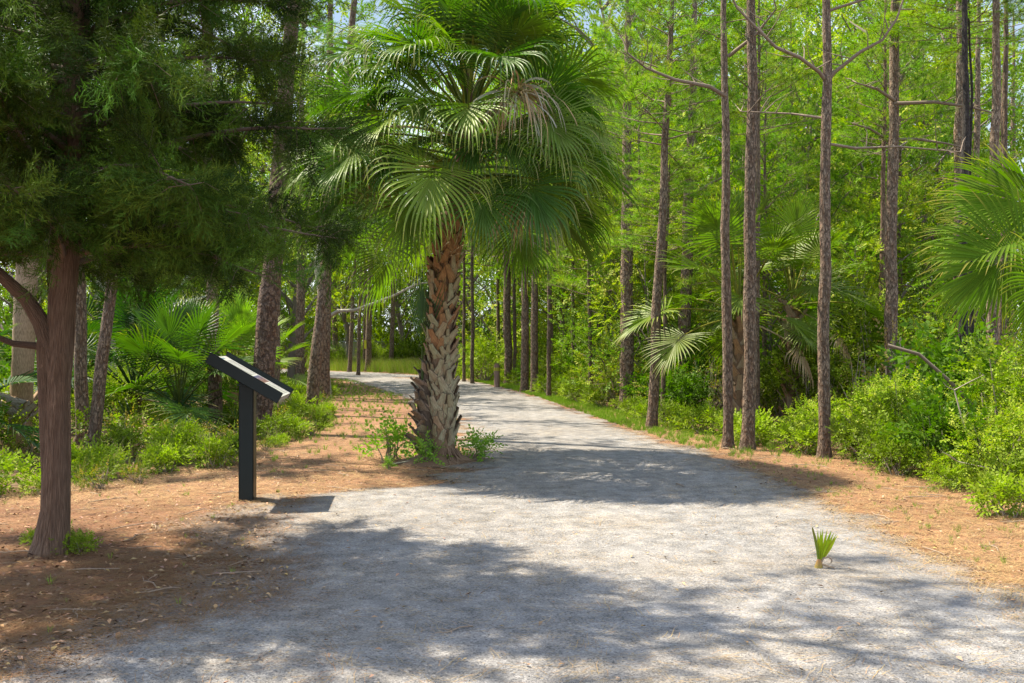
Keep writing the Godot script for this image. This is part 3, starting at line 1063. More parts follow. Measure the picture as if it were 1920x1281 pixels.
# ---------- the cabbage palm in the middle
func build_palm() -> void:
	var t := thing("cabbage_palm", on_ground(-0.845, 12.14), "cabbage palm with criss-crossed old leaf bases standing at the gravel edge", "palm tree")
	var axis := [Vector3(0, -0.05, 0), Vector3(0.0, 0.12, 0), Vector3(0.0, 0.45, 0), Vector3(-0.02, 1.0, 0), Vector3(-0.03, 1.6, 0), Vector3(0.0, 2.2, 0), Vector3(0.08, 2.8, 0), Vector3(0.2, 3.4, 0), Vector3(0.3, 4.1, 0.0), Vector3(0.33, 4.8, 0)]
	var s := Shape.new()
	tube(s, axis, [0.21, 0.17, 0.15, 0.14, 0.14, 0.14, 0.135, 0.12, 0.08, 0.03], 18, hue(0.27, 0.19, 0.12), hue(0.16, 0.09, 0.05), 0.25)
	obj("trunk", s.mesh(M.palm_fibre), t)
	var grey := []
	for k in 6: grey.append(boot_mesh(vary(hue(0.47, 0.32, 0.20), 0.18), hue(0.10, 0.055, 0.03), rf(0.11, 0.14), rf(0.10, 0.14), rf(0.02, 0.05), 0.07))
	var pale := []
	for k in 4: pale.append(boot_mesh(vary(hue(0.50, 0.375, 0.255), 0.15), hue(0.10, 0.06, 0.035), rf(0.12, 0.15), rf(0.10, 0.15), rf(0.02, 0.06), 0.07))
	var rust := []
	for k in 4: rust.append(boot_mesh(vary(hue(0.42, 0.22, 0.10), 0.15), hue(0.11, 0.05, 0.025), rf(0.11, 0.13), rf(0.10, 0.14), rf(0.02, 0.05), 0.07))
	var row := 0
	var y := 0.34
	while y < 2.95:
		for k in 9:
			var az := TAU * (k + 0.5 * (row % 2)) / 9.0 + rf(-0.09, 0.09)
			var yy := y + rf(-0.055, 0.055)
			var pick: Array = grey
			var left := -sin(az - 0.2)
			if yy < 1.15 and rng.randf() < 0.7: pick = pale
			elif yy > 2.2 and rng.randf() < 0.8 and left > -0.5: pick = rust
			elif yy > 1.4 and rng.randf() < 0.35: pick = rust
			var c := along(axis, yy)
			var outw := Vector3(sin(az), 0, cos(az))
			var b := Basis(Vector3.UP, az) * Basis(Vector3(1, 0, 0), rf(-0.12, 0.12) - (0.05 if yy < 0.9 else 0.0)) * Basis(Vector3(0, 0, 1), rf(0.1, 0.62) * (1.0 if (row + k) % 2 else -1.0))
			var o := obj("boot", pick[rng.randi() % pick.size()], t)
			var sc := rf(0.66, 1.08)
			o.transform = Transform3D(b.scaled_local(Vector3(sc * 0.8, sc * rf(0.95, 1.25), sc)), c + outw * 0.118)
		y += 0.105
		row += 1
	# the skirt of old bases that leans out on the left
	var old := []
	for k in 4: old.append(boot_mesh(vary(hue(0.33, 0.26, 0.20), 0.25), hue(0.07, 0.05, 0.04), rf(0.10, 0.14), rf(0.10, 0.17), rf(0.06, 0.13), 0.06))
	s = Shape.new()
	var slant := [Vector3(-0.12, -0.02, 0.06), Vector3(-0.20, 0.25, 0.06), Vector3(-0.22, 0.7, 0.03), Vector3(-0.18, 1.05, 0.0), Vector3(-0.13, 1.3, 0)]
	tube(s, slant, [0.11, 0.11, 0.09, 0.07, 0.04], 12, hue(0.12, 0.085, 0.06), hue(0.12, 0.085, 0.06), 0.3)
	obj("side_stem", s.mesh(M.palm_fibre), t)
	for k in 34:
		var f := (k + 0.5) / 34.0
		var yy := lerpf(0.12, 1.22, f)
		var az := -PI / 2 + rf(-1.9, 1.5)
		var c := along(slant, yy)
		var o := obj("boot", old[k % 4] if rng.randf() < 0.7 else pale[k % 4], t)
		var sc := lerpf(1.0, 0.7, f) * rf(0.85, 1.15)
		o.transform = Transform3D((Basis(Vector3.UP, az) * Basis(Vector3(1, 0, 0), rf(0.1, 0.5)) * Basis(Vector3(0, 0, 1), rf(-0.5, 0.5))).scaled_local(Vector3.ONE * sc), c + Vector3(sin(az), 0, cos(az)) * lerpf(0.10, 0.05, f))
	# the mat of roots and straw it stands in
	s = Shape.new()
	tube(s, [Vector3(0, -0.04, 0), Vector3(0, 0.02, 0), Vector3(0, 0.06, 0), Vector3(0, 0.12, 0), Vector3(0, 0.18, 0)], [0.52, 0.40, 0.29, 0.21, 0.17], 24, hue(0.2, 0.125, 0.075), hue(0.17, 0.11, 0.07), 0.55)
	for k in 60:
		var a := rf(0, TAU)
		var o2 := Vector3(sin(a), 0, cos(a))
		tube(s, [o2 * 0.17 + Vector3(0, rf(0.08, 0.2), 0), o2 * 0.25 + Vector3(rf(-0.04, 0.04), 0.06, rf(-0.04, 0.04)), o2 * rf(0.3, 0.45) + Vector3(rf(-0.1, 0.1), 0.0, rf(-0.1, 0.1))], [0.008, 0.007, 0.003], 4, hue(0.22, 0.14, 0.09), hue(0.26, 0.18, 0.11))
	obj("root_mat", s.mesh(M.wood), t)
	# curled fibres at the top of the bare trunk
	s = Shape.new()
	for k in 26:
		var a := rf(0, TAU)
		var p := along(axis, rf(2.35, 2.65)) + Vector3(sin(a), 0, cos(a)) * 0.2
		var d := (Vector3(sin(a), rf(-0.2, 0.8), cos(a))).normalized()
		var pts := []
		var bendv := ball() * 0.5
		for j in 8:
			pts.append(p)
			p += d * 0.045
			d = (d + bendv).normalized()
		tube(s, pts, [0.004, 0.004, 0.0035, 0.0035, 0.003, 0.003, 0.0025, 0.002], 3, hue(0.4, 0.29, 0.17), hue(0.48, 0.36, 0.22))
	obj("fibre_tangle", s.mesh(M.wood), t)
	# leaves: the young stand up, the old hang
	var count := 94
	for k in count:
		var age := (k + 0.5) / count
		var el := lerpf(80.0, -17.0, pow(age, 0.72)) + rf(-10, 10)
		var yy := lerpf(4.55, 3.3, age)
		var green := hue(0.058, 0.125, 0.022).lerp(hue(0.22, 0.30, 0.045), pow(rng.randf(), 1.7))
		var fr := frond(el, lerpf(0.8, 1.28, minf(1, age * 1.8)) * rf(0.8, 1.12), rf(0.9, 1.15), 46, rf(108, 128), rf(1.5, 3.4), green, hue(0.42, 0.34, 0.16), lerpf(0.15, 0.5, age), 9, rf(-0.8, 0.8), 1.25, 0.2, 0.36)
		add_frond(t, frond_meshes(fr), along(axis, yy) + Vector3(0, 0, 0), k * 2.39996 + 0.6)
	# more of them on the side of the path
	for a in [[-0.75, 3.95, 24.0, 0.95], [-0.35, 4.1, 34.0, 0.8], [-0.5, 3.5, 4.0, 1.1], [0.15, 3.55, 10.0, 0.9], [0.75, 3.4, -4.0, 1.05], [-1.35, 3.5, -6.0, 1.1], [1.35, 3.6, 2.0, 1.15]]:
		var green := hue(0.058, 0.125, 0.022).lerp(hue(0.22, 0.30, 0.045), pow(rng.randf(), 1.7))
		var fr := frond(a[2], a[3], rf(0.85, 1.05), 46, rf(112, 128), rf(1.6, 3.2), green, hue(0.42, 0.34, 0.16), 0.35, 9, rf(-0.8, 0.8), 1.3, 0.15, 0.36)
		add_frond(t, frond_meshes(fr), along(axis, a[1]), a[0])
	# the stiff young fan low on the left
	var fr: Array = frond(83.0, 0.5, 0.85, 24, 34.0, 0.08, hue(0.055, 0.125, 0.035), hue(0.12, 0.18, 0.05), 0.0, 7, 0.9, 0.2)
	var low := add_frond(t, frond_meshes(fr), Vector3(-0.24, 0.9, 0.05), -PI / 2, 1.0, "young_frond")
	low.rotate_z(0.10)
	# dead leaves that hang in the crown
	for a in [[4.0, 1.5, 0.42, 8.0, 0.9, "dead tan frond folded down in the crown's front"], [3.95, 1.25, -1.35, 8.0, 0.8, "dead pale frond hanging at the crown's left"], [3.6, 1.1, -1.75, 0.0, 0.7, "dead pale frond hanging low at the crown's left"], [3.3, 0.9, 0.95, -10.0, 0.75, "dead brown frond under the crown's right"]]:
		var d := Vector3(0, sin(deg_to_rad(a[3])), cos(deg_to_rad(a[3])))
		var stalk := Shape.new()
		var tip: Vector3 = d * a[1] + Vector3(0, -0.08, 0)
		tube(stalk, [Vector3.ZERO, d * a[1] * 0.5 + Vector3(0, 0.02, 0), tip], [0.018, 0.014, 0.011], 6, hue(0.30, 0.22, 0.12), hue(0.42, 0.31, 0.18))
		var rag := Shape.new()
		for w in 96:
			ribbon(rag, tip + Vector3(rf(-0.03, 0.03), rf(-0.03, 0.02), rf(-0.03, 0.03)), (Vector3(rf(-1, 1), rf(-0.3, 0.5), rf(-0.4, 1.0))).normalized(), a[4] * rf(0.5, 1.1), rf(0.014, 0.03), [hue(0.54, 0.39, 0.23), hue(0.47, 0.31, 0.16), hue(0.60, 0.49, 0.35), hue(0.40, 0.26, 0.14)][w % 4])
		var o := add_frond(t, [rag.mesh(M.dry_leaf), stalk.mesh(M.wood)], along(axis, a[0]), a[2], 1.0, "dead_frond")
		o.set_meta("label", a[5])

	# things at its foot
	var tw := twig_set(0.22, 8, 0.055, 0.036, hue(0.2, 0.36, 0.05))
	for a in [[-1.02, 11.86, 0.8, "low bushy green sprouts at the front foot of the cabbage palm"], [-1.5, 12.3, 1.15, "leafy green sprouts left of the cabbage palm's foot"], [-0.42, 12.3, 0.9, "ivy-like sprouts on the gravel side of the cabbage palm"], [-1.42, 11.5, 0.35, "tiny two-leaved seedling in pine straw before the cabbage palm"]]:
		var sh := shrub(0.24, 0.42, 7, 9, [tw], hue(0.2, 0.17, 0.1), 5)
		var o := thing("sprout_clump", on_ground(a[0], a[1]), a[3], "plant", "", rf(0, 6))
		o.scale = Vector3.ONE * a[2]
		obj("stem", sh[0], o)
		obj("leaves", sh[1], o).set_meta("kind", "stuff")
	s = Shape.new()
	box(s, Transform3D(Basis(Vector3.UP, 0.35) * Basis(Vector3(0, 0, 1), 0.12), Vector3(0, 0.03, 0)), Vector3(0.34, 0.014, 0.07), hue(0.5, 0.42, 0.32), 0.005)
	var o := obj("fallen_palm_boot", s.mesh(M.palm_fibre))
	o.position = on_ground(-1.27, 11.95)
	tag(o, "fallen grey palm leaf base lying flat before the cabbage palm", "palm boot")

func ribbon(s: Shape, at: Vector3, dir: Vector3, L: float, w: float, col: Color) -> void:
	# one dry strip that arches over and hangs
	var p := at
	var d := dir
	var sd := d.cross(ball()).normalized()
	var c := vary(col, 0.2)
	var turn := rf(-0.5, 0.5)
	var kink := rng.randi_range(3, 8)
	for j in 10:
		var u := j / 9.0
		var ww := w * minf(1.0, 0.35 + u * 3.0) * (1.0 - pow(u, 2.5) * 0.9)
		var nn := sd.cross(d).normalized()
		s.vert(p - sd * ww * 0.5 + nn * ww * 0.2, nn, c)
		s.vert(p, nn, Color(c.r * 0.8, c.g * 0.78, c.b * 0.75))
		s.vert(p + sd * ww * 0.5 + nn * ww * 0.2, nn, c)
		p += d * L / 9.0
		d = (d + Vector3(rf(-0.12, 0.12), -0.30 - (0.8 if j == kink else 0.0), rf(-0.12, 0.12))).normalized()
		sd = (sd - d * sd.dot(d)).normalized().rotated(d, turn * rf(0.3, 1.0))
		if j > 0:
			var b := s.v.size() - 6
			for q in 2:
				s.tri(b + q, b + q + 3, b + q + 4)
				s.tri(b + q, b + q + 4, b + q + 1)

# ---------- the red cedar on the left
func cedar_spray() -> Shape:
	var s := Shape.new()
	var dark := hue(0.037, 0.070, 0.009)
	for k in 17:
		var f := k / 17.0
		var sg := -1.0 if k % 2 else 1.0
		var p := Vector3(0, 0.02 * sin(f * 3.0), f * 0.27)
		var out := Vector3(sg * rf(0.55, 1.0), rf(-0.25, 0.45), rf(0.6, 1.1)).normalized()
		var l := lerpf(0.10, 0.05, f) * rf(0.7, 1.2)
		for j in 5:
			var at := p + out * l * (j / 5.0)
			var d := (out + ball() * 0.75).normalized()
			var nn := d.cross(ball()).normalized()
			var sd := d.cross(nn)
			var c := vary(dark, 0.3)
			var ll := rf(0.03, 0.05)
			var o := s.vert(at - sd * 0.0028, nn, c)
			s.vert(at + d * ll, nn, Color(c.r * 1.3, c.g * 1.25, c.b))
			s.vert(at + sd * 0.0028, nn, c)
			s.tri(o, o + 1, o + 2)
	return s

func build_cedar() -> void:
	var t := thing("cedar_tree", on_ground(-3.157, 6.854), "dark red cedar with forked reddish trunk and low drooping evergreen branches", "tree")
	var c0 := hue(0.28, 0.205, 0.15)
	var c1 := hue(0.28, 0.185, 0.12)
	var main := [Vector3(0, -0.06, 0), Vector3(0.0, 0.08, 0), Vector3(0.02, 0.3, 0), Vector3(0.02, 0.7, 0.0), Vector3(0.03, 1.1, 0.0), Vector3(0.05, 1.5, 0.0), Vector3(0.06, 1.75, 0), Vector3(0.11, 2.1, 0), Vector3(0.16, 2.6, 0.02), Vector3(0.18, 3.3, 0.05), Vector3(0.2, 4.3, 0.1), Vector3(0.22, 5.6, 0.12), Vector3(0.22, 6.4, 0.1), Vector3(0.22, 7.2, 0.1), Vector3(0.22, 7.9, 0.1)]
	var s := Shape.new()
	tube(s, main, [0.165, 0.118, 0.092, 0.085, 0.082, 0.085, 0.085, 0.082, 0.095, 0.085, 0.075, 0.06, 0.04, 0.02, 0.008], 26, c0, c1, 0.34)
	# flutes that run down from the fork
	tube(s, [Vector3(-0.02, 0.2, 0.03), Vector3(-0.03, 0.9, 0.035), Vector3(-0.05, 1.4, 0.04), Vector3(-0.075, 1.6, 0.04)], [0.03, 0.05, 0.05, 0.012], 12, c0, c1, 0.35)
	tube(s, [Vector3(0.06, 0.0, 0.04), Vector3(0.06, 0.7, 0.04), Vector3(0.075, 1.3, 0.045), Vector3(0.10, 1.8, 0.04)], [0.07, 0.05, 0.045, 0.01], 12, c0, c1, 0.35)
	obj("trunk", s.mesh(M.cedar_bark), t)
	var limbs := [
		[[Vector3(0.0, 1.2, 0.0), Vector3(-0.02, 1.42, 0.02), Vector3(-0.07, 1.58, 0.03), Vector3(-0.16, 1.74, 0.05), Vector3(-0.33, 1.92, 0.1), Vector3(-0.62, 2.15, 0.15), Vector3(-1.2, 2.5, 0.2)], 0.075],
		[[Vector3(-0.08, 1.42, 0.0), Vector3(-0.25, 1.44, 0.05), Vector3(-0.5, 1.55, 0.1), Vector3(-0.9, 1.78, 0.1)], 0.028],
		[[Vector3(0.045, 1.1, 0.0), Vector3(0.06, 1.35, 0.02), Vector3(0.095, 1.65, 0.05), Vector3(0.16, 2.1, 0.1), Vector3(0.22, 2.7, 0.18), Vector3(0.3, 3.6, 0.3), Vector3(0.4, 4.6, 0.4), Vector3(0.45, 5.6, 0.4)], 0.075]]
	for l in limbs:
		s = Shape.new()
		var rad := []
		for k in l[0].size(): rad.append(l[1] * lerpf(1.0, 0.3, float(k) / (l[0].size() - 1)))
		tube(s, l[0], rad, 10, c0, c1, 0.2)
		obj("limb", s.mesh(M.cedar_bark), t)
	var wood := Shape.new()
	var where := []
	var tints := []
	var n := 104
	for k in n:
		var f := (k + 0.5) / n
		var y0 := lerpf(1.95, 7.5, pow(f, 1.25))
		var az := k * 2.39996 + rf(-0.4, 0.4)
		var length := lerpf(1.88, 0.5, pow(f, 1.9)) * rf(0.8, 1.12)
		if cos(az) > 0.1 and y0 > 3.7: length *= 0.55
		var p := along(main, y0)
		var d := Vector3(sin(az), rf(0.12, 0.42), cos(az)).normalized()
		# leave the gap under the crown, to the right of the trunk, open
		if y0 < 2.6 and d.z > 0.55 and absf(d.x) < 0.5: d.y += 0.35
		var pts := []
		var rad := []
		var seg := 8
		for j in seg + 1:
			pts.append(p)
			rad.append(lerpf(0.022, 0.004, float(j) / seg) * (0.6 + length * 0.3))
			p += d * length / seg
			d = (d + Vector3(rf(-0.13, 0.13), -0.075 + (0.14 if j > 5 else 0.0), rf(-0.13, 0.13))).normalized()
		tube(wood, pts, rad, 5, hue(0.13, 0.09, 0.065), hue(0.16, 0.11, 0.08))
		for m in int((15.0 if y0 < 4.3 else 6.0) * length):
			var g := pow(rng.randf(), 0.7)
			var at: Vector3 = (pts[int(g * (seg - 0.01))] as Vector3).lerp(pts[int(g * (seg - 0.01)) + 1], fmod(g * (seg - 0.01), 1.0))
			var fwd: Vector3 = ((pts[-1] as Vector3) - pts[0]).normalized()
			var side := (ball() * Vector3(1, 0.6, 1) + fwd * 0.4).normalized()
			var reach := rf(0.22, 0.5) * (1.2 - 0.6 * g) * minf(1.0, length)
			tube(wood, [at, at + side * reach * 0.5, at + side * reach + Vector3(0, -0.06, 0)], [0.004, 0.003, 0.0015], 3, hue(0.13, 0.085, 0.06), hue(0.15, 0.10, 0.07))
			var u := rf(0.35, 2.2)
			var yel := rf(0.85, 1.3)
			for w in 9:
				var f2 := (w + rf(0.0, 1.0)) / 9.0
				var p2 := at + side * reach * f2 + Vector3(0, -0.06 * f2 * f2, 0) + ball() * 0.035
				where.append(look((side + ball() * 0.75 + Vector3(0, -0.1, 0)).normalized(), rf(-PI, PI), rf(0.6, 1.1), p2))
				var u2 := u * rf(0.85, 1.15) * lerpf(0.8, 1.25, f2)
				tints.append(Color(u2 * yel, u2, u2 * 0.9))
	obj("branches", wood.mesh(M.wood), t)
	multi("foliage", cedar_spray().mesh(M.cedar_leaf), where, tints, t)

# ---------- the seedling in the gravel
func build_seedling() -> void:
	var t := thing("palm_seedling", on_ground(2.01, 6.52), "small bright green palm seedling growing alone in the gravel", "plant")
	var s := Shape.new()
	var green := hue(0.34, 0.42, 0.02)
	for k in 9:
		var f := k / 8.0
		var dir := Vector3(lerpf(-0.05, 0.62, f), 1.0, rf(-0.1, 0.1)).normalized()
		var p := Vector3(0.002 * k, 0.04, rf(-0.006, 0.006))
		var L := lerpf(0.185, 0.165, absf(f - 0.4))
		var sd := dir.cross(Vector3(0, 0, 1)).normalized()
		var c := vary(green, 0.18)
		for j in 7:
			var u := j / 6.0
			var w := 0.014 * (0.5 + 1.4 * u) if u < 0.55 else 0.018 * (1.0 - u) / 0.45
			var cc := c.lerp(hue(0.42, 0.36, 0.12), smoothstep(0.8, 1.0, u) * 0.7)
			s.vert(p - sd * w * 0.5 + Vector3(0, 0, w * 0.3), Vector3(-0.3, 0, 1).normalized(), cc)
			s.vert(p, Vector3(0, 0, 1), Color(cc.r * 1.15, cc.g * 1.1, cc.b))
			s.vert(p + sd * w * 0.5 + Vector3(0, 0, w * 0.3), Vector3(0.3, 0, 1).normalized(), cc)
			p += dir * L / 6.0
			if u > 0.5: dir = (dir + Vector3(0.10 * f, -0.03, 0)).normalized()
			if j > 0:
				var b := s.v.size() - 6
				for q in 2:
					s.tri(b + q, b + q + 3, b + q + 4)
					s.tri(b + q, b + q + 4, b + q + 1)
	obj("fan_leaf", s.mesh(M.palm_leaf), t)
	t.scale = Vector3.ONE * 1.2
	s = Shape.new()
	tube(s, [Vector3(0, 0.03, 0), Vector3(-0.008, 0.1, 0), Vector3(-0.022, 0.17, 0), Vector3(-0.034, 0.215, 0), Vector3(-0.037, 0.228, 0)], [0.007, 0.008, 0.0075, 0.005, 0.001], 6, hue(0.19, 0.30, 0.03), hue(0.34, 0.26, 0.06))
	obj("spear_leaf", s.mesh(M.palm_leaf), t)
	s = Shape.new()
	tube(s, [Vector3(0, -0.01, 0), Vector3(0.0, 0.015, 0), Vector3(0.002, 0.035, 0), Vector3(0.002, 0.055, 0)], [0.02, 0.022, 0.017, 0.010], 10, hue(0.30, 0.26, 0.05), hue(0.34, 0.17, 0.07), 0.3)
	obj("base", s.mesh(M.wood), t)
	s = Shape.new()
	tube(s, [Vector3(0.01, 0.03, 0.005), Vector3(0.02, 0.06, 0.01), Vector3(0.045, 0.068, 0.01), Vector3(0.062, 0.058, 0.012), Vector3(0.066, 0.042, 0.012), Vector3(0.058, 0.034, 0.012)], [0.004, 0.005, 0.004, 0.005, 0.004, 0.002], 5, hue(0.30, 0.22, 0.15), hue(0.24, 0.17, 0.12))
	for k in 7: tube(s, [Vector3(0.01, 0.03, 0.01), Vector3(0.03 + rf(0, 0.02), 0.018, 0.01 + rf(-0.02, 0.03)), Vector3(rf(0.05, 0.11), 0.004, rf(-0.03, 0.06))], [0.004, 0.003, 0.001], 4, hue(0.36, 0.25, 0.15), hue(0.4, 0.3, 0.2))
	obj("dry_leaf", s.mesh(M.wood), t)

# ---------- pines
# x, distance, radius at the foot, lean, height, crown, height where the crown starts, label
func build_pines() -> void:
	var lit := [hue(0.222, 0.375, 0.035), hue(0.278, 0.435, 0.044), hue(0.178, 0.315, 0.035), hue(0.287, 0.449, 0.050)]
	var deep := [hue(0.119, 0.240, 0.030), hue(0.163, 0.284, 0.035), hue(0.208, 0.330, 0.040), hue(0.134, 0.254, 0.030)]
	var wood := hue(0.17, 0.12, 0.09)
	var crowns := {
		"tall": [pine_crown(22, 1.5, 0.7, deep, wood), pine_crown(20, 1.4, 0.6, lit, wood)],
		"young": [pine_crown(64, 1.8, 0.5, lit, wood, 0.0, 0.8, 13), pine_crown(58, 1.6, 0.5, lit, wood, 0.1, 0.9, 13), pine_crown(64, 2.0, 0.5, lit, wood, 0.0, 0.8, 13)]}
	var right := "pines along the right side of the path"
	var left := "pines along the left side of the path"
	var rows := [
		[2.49, 21.7, 0.175, 0.004, 11.0, "young", 4.6, "upright pine at the gravel edge, first big trunk right of the path bend", right],
		[2.40, 17.1, 0.105, 0.048, 9.5, "young", 4.8, "slim pine leaning right, foot in the pine straw at the gravel edge", right],
		[2.82, 18.7, 0.052, 0.026, 5.5, "young", 3.0, "thin dark sapling pine close behind the slim leaning pine", right],
		[3.64, 21.3, 0.165, 0.033, 11.0, "tall", 5.2, "thick pine leaning right behind the pair at the gravel edge", right],
		[2.98, 13.7, 0.083, -0.009, 9.5, "tall", 5.6, "slim pale pine, left one of the close pair at the verge", right],
		[3.20, 13.5, 0.105, 0.005, 11.0, "tall", 6.6, "dark pine, right one of the close pair at the verge", right],
		[4.18, 17.0, 0.062, 0.008, 8.5, "young", 5.0, "thin pale pine seen just right of the close pair", right],
		[3.96, 12.6, 0.088, 0.003, 11.0, "tall", 6.2, "straight pine before the thicket with two limbs forking into a Y", right],
		[6.07, 16.0, 0.122, 0.017, 11.5, "tall", 7.0, "scaly pine rising out of the shrubs left of the right-hand palm leaves", right],
		[7.02, 19.0, 0.07, 0.013, 9.0, "young", 5.0, "slim reddish pine close behind the scaly pine in the shrubs", right],
		[8.50, 19.0, 0.135, 0.003, 12.0, "tall", 7.6, "pale thick pine high above the right-hand palm leaves", right],
		[10.19, 22.0, 0.105, 0.017, 12.0, "tall", 8.0, "dark pine right of the pale thick one", right],
		[9.86, 20.0, 0.1, 0.008, 11.0, "tall", 7.2, "dark stout pine at the picture's right edge", right],
		[6.96, 14.5, 0.1, 0.011, 10.0, "tall", 6.6, "pale pine with a yellow paint band round its trunk", right],
		[8.10, 16.5, 0.065, 0.018, 9.0, "tall", 6.4, "dark slim pine with a yellow mark beside the banded pine", right],
		[6.23, 13.8, 0.08, 0.012, 9.0, "tall", 6.4, "black scorched pine left of the banded pine", right],
		[6.93, 15.0, 0.042, 0.0, 8.0, "young", 6.0, "thin brown pine between the scorched and the banded pine", right],
		[-0.13, 35.2, 0.165, -0.015, 13.0, "tall", 7.0, "pine nearest the bollard, on its right", right],
		[0.10, 35.2, 0.075, -0.009, 10.0, "young", 5.0, "thin pine right beside the pine nearest the bollard", right],
		[0.38, 29.7, 0.14, -0.004, 12.0, "young", 5.4, "pale pine with flared foot, left of two at the path bend", right],
		[0.65, 29.1, 0.13, 0.007, 12.0, "young", 6.0, "pale pine at the path bend, right of two", right],
		[-1.43, 36.0, 0.078, 0.0, 11.0, "young", 4.5, "thin pine behind the cabbage palm's right side", right],
		[-1.83, 38.0, 0.072, 0.006, 11.0, "young", 4.5, "thinnest pine close behind the cabbage palm trunk", right],
		[1.82, 30.0, 0.065, 0.008, 9.0, "young", 4.0, "thin pale pine in the shrubs right of the path bend", right],
		[2.33, 30.0, 0.065, 0.012, 9.5, "young", 4.4, "second thin pine in the shrubs right of the path bend", right],
		[-4.12, 16.2, 0.205, 0.083, 12.0, "tall", 5.6, "big brown pine directly behind the sign", left],
		[-5.38, 22.6, 0.088, 0.02, 10.0, "tall", 5.0, "thin pale lichened trunk right of the big pine behind the sign", left],
		[-6.07, 28.5, 0.155, 0.009, 12.0, "tall", 5.6, "straight pine between the sign and the leaning pine", left],
		[-4.13, 20.4, 0.145, 0.106, 11.5, "tall", 5.6, "dark pine leaning right beside the pine straw lane", left],
		[-4.80, 25.3, 0.19, 0.017, 12.5, "tall", 6.0, "dark pine crossed by the leaning pine", left],
		[-5.06, 17.0, 0.13, -0.026, 11.0, "tall", 5.6, "pale pine behind the fan palms left of the sign", left],
		[-5.45, 12.9, 0.088, 0.114, 10.0, "tall", 5.0, "slim dark pine leaning right behind the cedar trunk", left],
		[-6.2, 14.4, 0.105, -0.021, 11.0, "tall", 5.2, "dark pine just right of the cedar trunk", left],
		[-10.38, 28.0, 0.14, 0.056, 12.0, "tall", 5.5, "grey pine far behind the fan palms", left],
		[-8.34, 51.1, 0.125, 0.046, 14.0, "young", 6.5, "thin pine beyond the path bend, leftmost of the row", "pines beyond the path bend"],
		[-7.10, 46.0, 0.1, 0.019, 13.0, "young", 6.5, "second thin pine beyond the path bend", "pines beyond the path bend"],
		[-7.53, 52.1, 0.185, 0.019, 15.0, "young", 7.0, "pine carrying a yellow plate beyond the path bend", "pines beyond the path bend"],
		[-7.00, 57.6, 0.155, 0.025, 15.0, "young", 7.0, "pine right of the yellow plate beyond the path bend", "pines beyond the path bend"],
		[-8.31, 56.0, 0.105, 0.01, 14.0, "young", 7.0, "pine behind the yellow plate beyond the path bend", "pines beyond the path bend"],
		[-10.67, 60.0, 0.195, 0.0, 15.0, "young", 7.0, "pine by the far board fence", "pines beyond the path bend"]]
	# young pines and tall ones further in, whose needles fill the gaps
	for a in [[5.2, 20.5, 0.06, 7.5], [3.2, 25.0, 0.07, 8.5], [5.0, 27.0, 0.08, 9.5], [7.4, 25.0, 0.07, 9.0], [1.3, 33.0, 0.08, 10.0], [9.5, 28.0, 0.09, 11.0], [2.9, 34.0, 0.09, 11.5], [6.4, 33.0, 0.09, 12.0], [12.0, 31.0, 0.1, 12.0], [4.4, 39.0, 0.1, 13.0], [1.9, 24.0, 0.06, 8.0], [6.3, 22.5, 0.07, 9.0], [8.2, 21.0, 0.06, 9.0], [2.9, 29.0, 0.07, 10.0], [1.0, 27.0, 0.07, 10.0], [10.4, 25.0, 0.08, 10.0], [9.0, 38.0, 0.1, 13.0], [-0.6, 42.0, 0.09, 13.0]]:
		rows.append([a[0], a[1], a[2], rf(-0.015, 0.02), a[3], "young", a[3] * rf(0.28, 0.42), "young bright green pine in the wood behind the right-hand thicket", "young pines behind the right-hand thicket"])
	for a in [[12.4, 24.0], [5.5, 24.0], [8.0, 31.0], [11.0, 34.0], [4.0, 31.0], [2.0, 40.0], [7.0, 42.0], [13.5, 40.0], [15.0, 30.0], [17.5, 36.0]]:
		rows.append([a[0], a[1], rf(0.08, 0.16), rf(-0.02, 0.03), rf(11, 13), "tall", rf(5.5, 7), "bare pine trunk deep in the wood on the right", "pine trunks deep in the wood"])
	for a in [[-9.5, 21.0], [-12.0, 25.0], [-14.0, 31.0], [-8.5, 33.0], [-11.5, 38.0], [-17.0, 36.0], [-13.0, 45.0]]:
		rows.append([a[0], a[1], rf(0.08, 0.15), rf(-0.02, 0.04), rf(11, 13), "tall", rf(5, 6.5), "bare pine trunk deep in the wood on the left", "pine trunks deep in the wood"])
	var sd := 0
	for a in rows:
		sd += 1
		var t := thing("pine_tree", on_ground(a[0], a[1]), a[7], "pine tree", a[8])
		var c0 := hue(0.27, 0.21, 0.165)
		var c1 := hue(0.40, 0.335, 0.275)
		if "dark" in a[7]: c1 = hue(0.29, 0.235, 0.185)
		if "pale" in a[7]: c1 = hue(0.48, 0.405, 0.335)
		if "reddish" in a[7]: c1 = hue(0.40, 0.27, 0.20)
		if "scorched" in a[7]: c0 = hue(0.035, 0.033, 0.035); c1 = hue(0.10, 0.09, 0.085)
		if "big brown" in a[7]: c0 = hue(0.20, 0.145, 0.12); c1 = hue(0.24, 0.18, 0.15)
		var tr := pine_trunk(a[2] * 0.86, a[4], Vector2(a[3], rf(-0.01, 0.01)), c0, c1, sd)
		obj("trunk", tr.mesh, t)
		var kind: Array = crowns[a[5]]
		var cr: Array = kind[sd % kind.size()]
		var base := along(tr.pts, a[6])
		var s: float = (a[4] - a[6]) / 6.0
		var wide := clampf(s, 0.8, 1.3)
		var tilt := Basis(Vector3(0, 0, 1), -a[3]) * Basis(Vector3.UP, rf(0, TAU))
		for k in 2:
			var o := obj(["branches", "crown"][k], cr[k], t)
			o.transform = Transform3D(tilt.scaled_local(Vector3(wide, s, wide)), base)
			if k == 1: o.set_meta("kind", "stuff")
